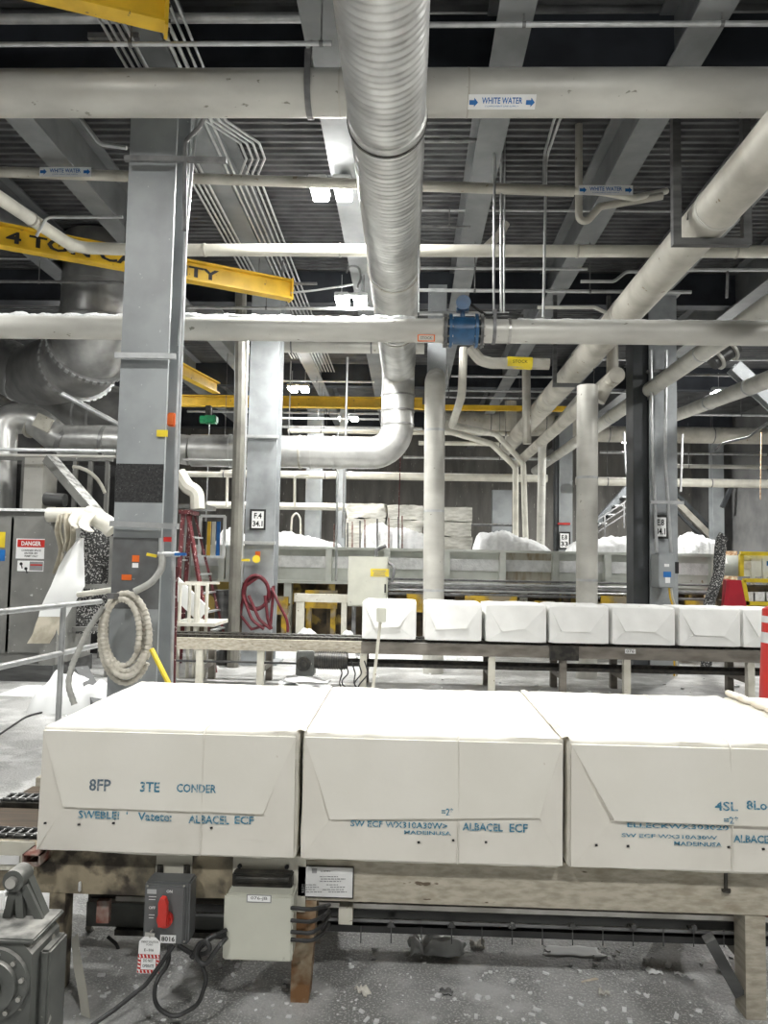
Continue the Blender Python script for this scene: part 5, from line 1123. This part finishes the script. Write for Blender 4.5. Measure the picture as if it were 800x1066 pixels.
# chains on the bare left part
for (y0, m) in ((2.50, 0), (2.86, 0)):
    b = MB(); b.box((xa, y0, zt_ - .06), (xb, y0 + .10, zt_ - .014)); b.build('chain_track', 'blackgrease', t)
    b = MB(); x = xa; k = 0
    while x < P(60, 860, 2.5).x:
        for yy in (y0 + .015, y0 + .07):
            b.box((x + (0 if k % 2 else .0), yy + (.006 if k % 2 else 0), zt_ - .014), (x + .034, yy + .012 + (.006 if k % 2 else 0), zt_ - .002), .003)
        b.cyl((x + .002, y0 + .01, zt_ - .008), (x + .002, y0 + .09, zt_ - .008), .005, n=8)
        x += .03; k += 1
    b.build('roller_chain', 'darksteel', t)
for (y0, y1, z_) in ((2.62, 2.85, zt_ - .03), (2.47, 2.495, zt_ - .02), (2.97, 3.12, zt_ - .03)):
    b = MB(); b.box((xa, y0, z_ - .02), (xb, y1, z_)); b.build('wear_strip', 'brown', t)
# gussets
for (x0, x1, y1, bolts) in ((163, 199, 930, ((168, 905), (195, 903))), (243, 305, 945, ((250, 901), (299, 902)))):
    q0, q1 = P(x0, 897, YV - .006), P(x1, y1, YV - .006)
    b = MB(); b.box((q0.x, YV - .008, q1.z), (q1.x, YV - .001, zt_ - .004)); b.build('gusset_plate', 'creamplate', t)
    for (bx_, by_) in bolts: b = MB(); q = P(bx_, by_, YV - .01); b.cyl(q, q + V((0, -.008, 0)), .007, n=6); b.build('bolt', 'ink', t)
b = MB(); q0, q1 = P(303, 896, YV), P(318, 948, YV); b.box((q0.x, YV - .01, q1.z), (q1.x, YV + .001, zt_ - .004)); b.build('splice_plate', 'creamplate', t)
b = MB(); plate(b, 311, 901.5, 367, 934, YV - .006, .004); npl = b.build('name_plate', 'reflect', t)
b = MB(); plate(b, 310, 900.5, 368, 935, YV - .002, .004); b.build('plate_backing', 'ink', t)
b = MB(); rs = random.Random(3)
for i, (xx0, xx1, yy) in enumerate(((334, 344, 907), (333, 352, 912.5), (334, 360, 915), (333, 356, 917.5), (314, 330, 921), (340, 352, 921), (314, 332, 923.5), (344, 360, 923.5), (314, 328, 926), (336, 358, 926), (314, 335, 928.5), (342, 362, 928.5))):
    x = xx0
    while x < xx1: 
        l_ = rs.uniform(1.2, 4); plate(b, x, yy - .45, min(x + l_, xx1), yy + .45, YV - .0105, .0008); x += l_ + .8
plate(b, 325, 904, 330, 909, YV - .0105, .0008); b.build('plate_text', 'greyink', npl)
# legs
def leg(x0, x1, ztop, m, taper=.75):
    a_, c_ = P(x0, 940, YV).x, P(x1, 940, YV).x; b = MB(); w = c_ - a_
    b.prism([(a_, YV, ztop), (c_, YV, ztop), (c_ - w * (1 - taper), YV, .0), (a_ + .0, YV, 0)], (0, .08, 0)); return b
leg(305, 330, zR - .0, 'beam').build('leg', 'rusty', t)
leg(776, 797, zR - .002, 'beam', 1).build('leg', 'beam', t)
b = MB(); a_ = P(740, 985, YV + .02); c_ = V((P(775, 1045, YV).x, YV + .04, .06)); b.bar(P(738, 976, YV + .05), c_, .05, .035); b.build('diagonal_brace', 'darksteel', t)
for px in (320, 790): 
    b = MB(); x = P(px, 1000, YV).x; b.box((x - .04, YV + .69, 0), (x + .04, YV + .77, zLb)); b.build('rear_leg', 'beamfar', t)
    b = MB(); b.box((x - .03, YV + .08, .14), (x + .03, YV + .69, .19)); b.build('cross_tie', 'beamfar', t)
# under rails
def under(py0, py1, Y, x0, x1, m, nm, px=560, dep=.03, parent=NC):
    z0_, z1_ = P(px, py1, Y).z, P(px, py0, Y).z; b = MB(); b.box((P(x0, 950, Y).x, Y, z0_), (P(x1, 950, Y).x, Y + dep, z1_)); return b.build(nm, m, parent)
under(947, 952, 2.50, 330, 900, 'shaft', 'bright_rail'); under(953, 967, 2.54, 200, 900, 'darksteel', 'guard_channel', dep=.04); under(970, 977, 2.52, 330, 900, 'black', 'chain_guard', dep=.05)
under(963, 966, 2.50, 200, 900, 'conduitdark', 'guard_lip', dep=.01)
under(936, 941, 2.6, 120, 310, 'shaft', 'bright_rail', 210); under(943, 968, 2.64, 90, 310, 'machine', 'guard_channel', 210, .05); under(971, 977, 2.62, 120, 310, 'blackgrease', 'chain_guard', 210, .05)
for k in range(15):
    px = 376 + k * 31.5; q = P(px, 968 + k * .35, 2.49); b = MB(); b.cyl(q + V((0, 0, .012)), q + V((0, 0, -.04)), .0018, n=6)
    if k % 2: b.cyl(q + V((0, .0, .022)), q + V((0, -.012, .022)), .008, n=6); b.box(q + V((-.012, .0, .008)), q + V((.012, .03, .014)))
    b.build('hanger_bolt', 'darksteel', t)
b = MB(); q0, q1 = P(353, 943, 2.46), P(367, 962, 2.46); b.box((q0.x, 2.455, q1.z), (q1.x, 2.5, q0.z)); b.build('rail_bracket', 'creamplate', t)
b = MB(); q = P(756, 914, YV - .002); b.tube(fillet([q + V((0, -.001, .04)), q, q + V((0, 0, -.035))], .01), .006, 8); b.cyl(q + V((0, -.001, -.032)), q + V((0, -.001, -.04)), .014, n=10); b.build('hook_bolt', 'blackgrease', t)
# left opening frame pieces
b = MB(); q0, q1 = P(52, 925, YV), P(65, 1000, YV); b.box((q0.x, YV, 0), (q1.x, YV + .06, zLb)); b.build('leg', 'beamdirty', t)
b = MB(); q0, q1 = P(66, 932, YV + .05), P(125, 1000, YV + .05); b.box((q0.x, YV + .25, .12), (q1.x, YV + .3, zLb - .02)); b.build('sprocket_guard', 'blackgrease', t)
b = MB(); q = P(112, 942, YV + .1); b.box((q.x - .02, YV + .06, q.z - .04), (q.x + .02, YV + .08, q.z + .03)); b.build('red_lug', 'redbrown', t)
b = MB(); q = P(84, 922, YV); b.box((q.x - .004, YV - .012, q.z - .016), (q.x + .004, YV - .001, q.z + .016), .003); b.build('white_peg', 'reflect', t)
# ------------------------------------------------------------------ switch
YSW = 2.325
t = thing('disconnect_switch', 'dark grey disconnect switch with a red rotary handle on the near conveyor', 'switch', P(173, 984, YSW))
a_, c_ = P(151, 918, YSW), P(196, 984, YSW)
b = MB(); b.box((a_.x, YSW, c_.z), (c_.x, YSW + .075, a_.z), .006); b.build('enclosure', 'boxgrey', t)
b = MB(); b.box((a_.x + .004, YSW - .012, c_.z + .005), (c_.x - .012, YSW - .0005, a_.z - .004), .004); b.build('cover', 'boxgrey', t)
Yc = YSW - .013
q = P(172.5, 956, Yc); b = MB(); b.cyl(q, q + V((0, -.012, 0)), .024, n=24); b.cyl(q + V((0, -.012, 0)), q + V((0, -.02, 0)), .018, n=24)
b.prism([q + V((x_, -.016, z_)) for x_, z_ in ((-.011, -.01), (.013, -.008), (.012, .055), (.006, .072), (-.007, .074), (-.013, .06))], (0, -.02, 0)); b.build('red_handle', 'red', t)
b = MB(); b.text('ON', P(176.5, 928, Yc - .001), X, Z, .0085, .018, fat=.02); b.build('on_lettering', 'white', t)
b = MB(); b.text('OFF', P(158.5, 945, Yc - .001), X, Z, .0085, .02, fat=.02)
for i, y in enumerate((933, 936, 952, 955)): plate(b, 155, y, 163 - i, y + .8, Yc - .0005, .0008)
b.build('off_lettering', 'white', t)
b = MB(); plate(b, 153.5, 925.5, 163, 930.5, Yc, .001); b.build('maker_badge', 'conduit', t)
b = MB(); plate(b, 167, 973, 183, 982, Yc, .001); ns_ = b.build('number_sticker', 'white', t); b = MB(); b.text('8016', P(175, 977.5, Yc - .002), X, Z, .014, .04, fat=.02); b.build('sticker_number', 'ink', ns_)
for (bx_, by_) in ((154, 922), (192, 922), (154, 981), (192, 980)): b = MB(); q = P(bx_, by_, Yc); b.cyl(q, q + V((0, -.004, 0)), .003, n=8); b.build('screw', 'shaft', t)
for px in (166, 194): b = MB(); b.bar(P(px, 920, YSW + .085), P(px, 900, YSW + .088), .012, .03); b.build('mounting_strap', 'blackgrease', t)
b = MB(); b.box((a_.x + .03, YSW + .075, P(170, 975, YSW).z), (c_.x - .02, YV, P(170, 925, YSW).z)); b.build('standoff', 'blackgrease', t)
YT = YSW - .04
t = thing('lockout_tag', 'white tag with a red striped border hanging from the disconnect switch', 'tag', P(155, 1014, YT))
b = MB(); e = [P(150, 975, YT), P(162, 976, YT), P(167, 981, YT), P(165.5, 1014, YT), P(142.5, 1013, YT), P(145, 980, YT)]; b.prism(e, (0, .0015, 0)); b.build('card', 'white', t)
b = MB(); 
e = [P(144, 993, YT - .0004), P(166.3, 994, YT - .0004), P(165.5, 1013.5, YT - .0004), P(142.8, 1012.5, YT - .0004)]; b.prism(e, (0, -.0006, 0)); b.build('red_border', 'red', t)
b = MB(); 
def lerp2(u, v): return e[0].lerp(e[1], u).lerp(e[3].lerp(e[2], u), v)
for k in range(6):
    for (v0, v1) in ((.01, .17), (.84, .99)):
        u = k / 6 + .04; b.prism([lerp2(u, v0) + V((0, -.0008, 0)), lerp2(u + .06, v0) + V((0, -.0008, 0)), lerp2(u + .1, v1) + V((0, -.0008, 0)), lerp2(u + .04, v1) + V((0, -.0008, 0))], (0, -.0005, 0))
for k in range(4):
    for (u0, u1) in ((.01, .13), (.87, .99)):
        v = k / 5 + .18; b.prism([lerp2(u0, v) + V((0, -.0008, 0)), lerp2(u1, v + .04) + V((0, -.0008, 0)), lerp2(u1, v + .12) + V((0, -.0008, 0)), lerp2(u0, v + .08) + V((0, -.0008, 0))], (0, -.0005, 0))
b.prism([lerp2(.16, .2) + V((0, -.0012, 0)), lerp2(.84, .2) + V((0, -.0012, 0)), lerp2(.84, .8) + V((0, -.0012, 0)), lerp2(.16, .8) + V((0, -.0012, 0))], (0, -.0005, 0)); b.build('stripes_and_face', 'white', t)
b = MB(); b.text('DO NOT', P(154.5, 1000, YT - .0022), X, Z, .009, .03, fat=.02); b.text('OPERATE', P(154.2, 1005.5, YT - .0022), X, Z, .009, .034, fat=.02)
b.text('ENERGY ISOLATION', P(156, 980.5, YT - .001), X, Z, .006, .05); b.text('POINT', P(156, 983.5, YT - .001), X, Z, .0055, .02); b.text('E - 016', P(155, 989, YT - .001), X, Z, .008, .028, fat=.02); b.build('tag_print', 'ink', t)
b = MB(); b.tube([P(156, 976, YT - .002), P(157, 970, YT + .01), P(159, 968, YT + .02)], .003, 6); b.bar(P(151, 974, YT + .003), P(161, 975, YT + .003), .004, .02); b.build('clip', 'shaft', t)
# junction box
YJ = 2.32
t = thing('junction_box', 'cream junction box with a small label hanging under the near conveyor beam', 'electrical box', P(270, 999, YJ))
a_, c_ = P(236, 930, YJ), P(304, 999, YJ); b = MB(); b.box((a_.x, YJ, c_.z), (c_.x, YJ + .085, a_.z), .006); b.build('enclosure', 'boxcream', t)
b = MB(); b.box((a_.x - .004, YJ - .012, c_.z - .003), (c_.x + .002, YJ - .001, a_.z + .002), .005); b.build('lid', 'boxcream', t)
b = MB(); q0, q1 = P(242, 909, YJ + .05), P(304, 928, YJ + .05); b.box((q0.x, YJ + .05, q1.z), (q1.x, YV - .009, q0.z), .004); b.build('dark_slot', 'blackgrease', t)  # near-black block stands in for the shaded slot above the box
b = MB(); b.tube([P(246, 915, YJ + .045), P(301, 916, YJ + .045)], .009, 10); b.build('slot_lip', 'blackgrease', t)
b = MB(); plate(b, 257, 931, 282.5, 940, YJ - .0125, .0015); lf = b.build('label_frame', 'greyink', t); b = MB(); plate(b, 258, 932, 281.5, 939, YJ - .0145, .001); b.build('label', 'white', lf)
b = MB(); b.text('076-JB', P(269.8, 935.5, YJ - .0165), X, Z, .011, .05); b.build('label_text', 'ink', lf)
# cables
def cable(label, pts, r=.0065, m='black', rad=.05, **k): return pipe('cable', label, pts, r, m, rad=rad, n=10, cat='cable', arcseg=6, **k)
cable('black cable running from the disconnect switch down to the lower left floor', [(181, 984, 2.3), (170, 1000, 2.28), (152, 1025, 2.25), (118, 1052, 2.2), (85, 1075, 2.15)])
cable('black cable looping low between the disconnect switch and the junction box', [(176, 984, 2.32), (176, 1004, 2.3), (161, 1022, 2.25), (161, 1048, 2.25), (182, 1060, 2.25), (207, 1046, 2.26), (216, 1018, 2.28), (208, 1000, 2.28), (205, 990, 2.28), (219, 977, 2.3), (236, 968, 2.3)])
cable('black cable curling tightly left of the junction box', [(186, 984, 2.32), (198, 992, 2.3), (214, 994, 2.28), (221, 985, 2.26), (210, 978, 2.28), (202, 992, 2.27), (212, 1008, 2.27), (228, 985, 2.27), (236, 976, 2.3)], .007)
cable('thick black cable end bundled beside the junction box', [(200, 996, 2.29), (208, 984, 2.28), (222, 974, 2.3), (236, 972, 2.31)], .009)
for k, (y0, y1) in enumerate(((945, 942), (958, 948), (970, 952), (978, 962))):
    cable(('highest', 'second', 'third', 'lowest')[k] + ' black cable leaving the right side of the junction box behind the leg', [(303, y0, 2.31), (325, y0 + 2, 2.3), (338, (y0 + y1) / 2, 2.36), (343, y1, 2.45)], .006, rad=.03)
cable('grey rope sagging under the left end of the near conveyor', [(92, 965, 2.8), (105, 985, 2.9), (125, 998, 3.0), (165, 1006, 3.1), (210, 1014, 3.2)], .012, 'hosegrey')
cable('thin dark cable loop behind the disconnect switch', [(112, 975, 2.7), (124, 985, 2.7), (122, 998, 2.7), (112, 1000, 2.7)], .006)
t = thing('dangling_strap', 'pale dirty strap dangling to the floor beside the gearbox', 'strap', V((P(88, 1060, 2.35).x, 2.35, 0)))
b = MB(); pa = fillet([P(78, 975, 2.45), P(80, 1000, 2.38), P(86, 1030, 2.36), P(90, 1064, 2.3)], .2)
for i in range(len(pa) - 1): b.bar(pa[i], pa[i + 1], .028, .003, up=(0, 1, 0))
b.build('webbing', 'cream', t)
# gearbox lower left
YG = 2.06
t = thing('gearbox', 'large grey gearbox with a round bolted flange at the lower left corner', 'gearbox', V((P(10, 1060, YG).x, YG + .15, 0)))
a_, c_ = P(-70, 978, YG), P(30, 1066, YG)
b = MB(); b.prism([(a_.x, YG, 0), (c_.x, YG, 0), (c_.x, YG, a_.z - .03), (c_.x - .03, YG, a_.z), (a_.x, YG, a_.z)], (0, .16, 0)); b.build('housing', 'machine', t, sharp=30)
b = MB(); b.box((a_.x, YG - .012, a_.z + .001), (c_.x + .008, YG + .17, a_.z + .014), .004); b.build('top_cover', 'machine', t)
q = P(-4, 1022, YG); b = MB(); b.cyl(q, q + V((0, -.014, 0)), .092, n=40); b.cyl(q + V((0, -.014, 0)), q + V((0, -.03, 0)), .066, n=32); rf = b.build('round_flange', 'machine', t)
b = MB(); b.cyl(q + V((0, -.03, 0)), q + V((0, -.045, 0)), .03, n=24); b.build('shaft_cap', 'blackgrease', rf)
for k in range(10):
    a = 2 * PI * k / 10 + .2; b = MB(); p_ = q + V((math.cos(a) * .079, -.014, math.sin(a) * .079)); b.cyl(p_, p_ + V((0, -.008, 0)), .007, n=6); b.build('flange_bolt', 'shaft', rf)
b = MB(); b.box((c_.x + .001, YG + .04, 0), (c_.x + .03, YG + .15, a_.z - .04), .006); b.build('side_casting', 'machine', t)
t = thing('pivot_bracket', 'grey cast pivot bracket with ribs and a bare shaft end above the gearbox', 'bracket', P(20, 965, YG + .1))
b = MB(); Yp = YG + .12
b.prism([P(-4, 964, Yp), P(50, 964, Yp), P(45, 950, Yp), P(30, 915, Yp), P(12, 915, Yp), P(4, 950, Yp)], (0, .03, 0)); b.build('web', 'machine', t, sharp=20)
b = MB(); 
for (x0, y0, x1, y1) in ((15, 922, 6, 962), (25, 922, 44, 962), (20, 924, 22, 962)): b.bar(P(x0, y0, Yp - .012), P(x1, y1, Yp - .012), .012, .022)
b.build('ribs', 'machine', t)
b = MB(); b.box(P(-6, 964, Yp - .03) + V((0, 0, -.008)), P(54, 964, Yp + .05) + V((0, 0, .006)), .003); b.build('foot', 'machine', t)
q = P(19, 913, Yp); b = MB(); b.cyl(q + V((0, .03, 0)), q + V((0, -.03, 0)), .030, n=28); b.build('bearing_boss', 'machine', t)
b = MB(); b.cyl(q + V((0, -.03, 0)), q + V((0, -.045, 0)), .015, n=20); b.build('shaft_end', 'shaft', t)
b = MB(); a_, c_ = P(25, 888, YV - .07), P(43, 901, YV - .07); 
b.box((a_.x, YV - .08, c_.z), (c_.x, YV - .007, c_.z + .004)); b.box((a_.x, YV - .08, c_.z), (a_.x + .005, YV - .007, a_.z)); b.box((c_.x - .005, YV - .08, c_.z), (c_.x, YV - .007, a_.z)); b.box((a_.x, YV - .08, a_.z - .004), (c_.x, YV - .007, a_.z))
solo(b, 'square_tube_stub', 'redbrown', 'short red-brown square tube stub above the pivot bracket', 'tube')
b = MB(); a_, c_ = P(-12, 928, YG + .06), P(3.5, 948, YG + .06); b.box((a_.x, YG + .06, c_.z), (c_.x, YG + .07, a_.z), .003); b.cyl(((a_.x + c_.x) / 2, YG + .07, (a_.z + c_.z) / 2), ((a_.x + c_.x) / 2, YG + .16, (a_.z + c_.z) / 2), .008, n=8); solo(b, 'white_tag', 'white', 'small white tag at the left edge beside the pivot bracket', 'tag')
# delineator
q = P(814, 680, 5.0); t = thing('delineator', 'red tubular traffic delineator with two white bands at the right edge', 'traffic post', (q.x, 5.0, 0))
def dr(z): return .155 - .045 * z / 1.05
zt5 = P(800, 634, 5).z
b = MB(); b.tube([(q.x, 5, .05), (q.x, 5, zt5), (q.x, 5, zt5 + .03)], [dr(0), dr(1.05), .06], 32); b.build('post', 'cone', t)
b = MB(); b.cyl((q.x, 5, zt5 + .03), (q.x, 5, zt5 + .12), .035); b.cyl((q.x, 5, zt5 + .11), (q.x, 5, zt5 + .14), .05); b.build('grip', 'cone', t)
for (y0, y1) in ((641, 648), (658, 669)):
    z0_, z1_ = P(800, y1, 5).z, P(800, y0, 5).z; b = MB(); b.tube([(q.x, 5, z0_), (q.x, 5, z1_)], [dr(z0_) + .003, dr(z1_) + .003], 32); b.build('reflective_band', 'reflect', t)
b = MB(); b.box((q.x - .22, 4.78, 0), (q.x + .22, 5.22, .05), .01); b.build('base', 'black', t)
# ------------------------------------------------------------------ floor scraps
def scrap(label, px, py, w, d, h, m='mound', seed=0, name='paper_scrap', group=None, curl=1.0, rot=0):
    q = PZ(px, py, 0); b = MB(); cr, sr = math.cos(rot), math.sin(rot)
    def f(u, v):
        x = (u - .5) * w * (1 + .3 * noise.noise(V((v * 3, seed, 0)))); y = (v - .5) * d * (1 + .4 * noise.noise(V((u * 4, seed, 5))))
        z = abs(noise.noise(V((u * 2.2, v * 1.6, seed)))) * min(h, w * .35) * curl * 1.6 + .002
        return V((q.x + x * cr - y * sr, q.y + x * sr + y * cr, z))
    b.grid(f, 12, 8); o = solo(b, name, m, label, 'scrap', group, sharp=30); s = o.modifiers.new('s', 'SOLIDIFY'); s.thickness = .003; s.offset = 1; return o
scrap('crumpled torn white paper under the near conveyor, right of the rusty leg', 455, 990, .19, .10, .06, 'film', 2)
scrap('long pale flat board scrap under the near conveyor right of centre', 597, 991, .2, .07, .012, 'film', 5, curl=.4)
scrap('small white chunk on the floor left of the right leg, largest of the loose bits', 682, 1013, .05, .03, .02, 'mound', 8)
scrap('thin curved white sliver beside the small white chunk at lower right', 712, 1017, .06, .012, .01, 'mound', 9, rot=-.6)
scrap('small dark grey stone-like lump in the middle of the near floor', 629, 1035, .035, .02, .03, 'pipebrown', 11)
scrap('thin brown splinter on the near floor left of the white chunk', 614, 1021, .06, .008, .006, 'torn', 12, rot=.4)
scrap('small torn scrap on the floor right of the rusty leg', 378, 1033, .05, .03, .02, 'paper2', 13, rot=-.8)
scrap('small dark crumb cluster below the crumpled paper', 464, 1034, .04, .03, .02, 'darksteel', 14)
scrap('pale torn scrap right of the crumpled paper under the rail', 497, 985, .05, .04, .02, 'paper2', 15)
scrap('white paper scrap on the floor beneath the drive motor of the far conveyor', 318, 712, .5, .5, .06, 'mound', 16)
rs = random.Random(11)
b = MB()
for k in range(520):
    px, py = rs.uniform(60, 830), rs.choice((rs.uniform(985, 1085), rs.uniform(985, 1085), rs.uniform(690, 760)))
    q = PZ(px, py, 0); s_ = rs.uniform(.003, .012) * (1 if py > 800 else 3.0) * (rs.random() ** 2 + .4); a = rs.uniform(0, PI)
    b.obox(q + Z * s_ * .3, V((math.cos(a), math.sin(a), rs.uniform(-.3, .3))).normalized(), V((-math.sin(a), math.cos(a), 0)), Z, (s_ * rs.uniform(1, 2.5), s_, s_ * .6))
solo(b, 'pulp_crumbs', 'mound', 'scattered white pulp crumbs over the concrete floor', 'crumbs')['kind'] = 'stuff'
for k, (px, py, Y, sx, sy, sz, m_, lab) in enumerate(((60, 700, 7.5, .5, .25, .05, 'fluff', 'thin drift of white pulp on the floor before the grey cabinet'), (215, 700, 7.2, .6, .3, .04, 'fluff', 'low white pulp drift on the floor between the near column and the drive motor'),
     (440, 655, 10.6, .9, .3, .2, 'fluff', 'white pulp heap on the floor behind the leftmost far bales'), (350, 640, 10.8, .4, .2, .2, 'darksteel', 'dark clump on the floor left of the leftmost far bale'))):
    lump(lab, px, py, Y, sx, sy, sz, m_, 0, 'pulp_drift', 30 + k)
b = MB(); b.tube(fillet([PZ(-40, 792, .0) + Z * .008, PZ(30, 745, 0) + Z * .008, PZ(70, 738, 0) + Z * .008], .4), .008, 6); solo(b, 'floor_hose', 'black', 'thin dark hose lying on the floor at the left edge', 'hose')
# ------------------------------------------------------------------ world and view
w = bpy.data.worlds.new('world'); bpy.context.scene.world = w; w.use_nodes = True
w.node_tree.nodes['Background'].inputs[0].default_value = (.6, .65, .7, 1); w.node_tree.nodes['Background'].inputs[1].default_value = .05
vs = bpy.context.scene.view_settings; vs.view_transform = 'Standard'; vs.look = 'None'; vs.gamma = 1; vs.exposure = 0; vs.use_curve_mapping = False
for o in bpy.data.objects:
    if '_w' in o: del o['_w']
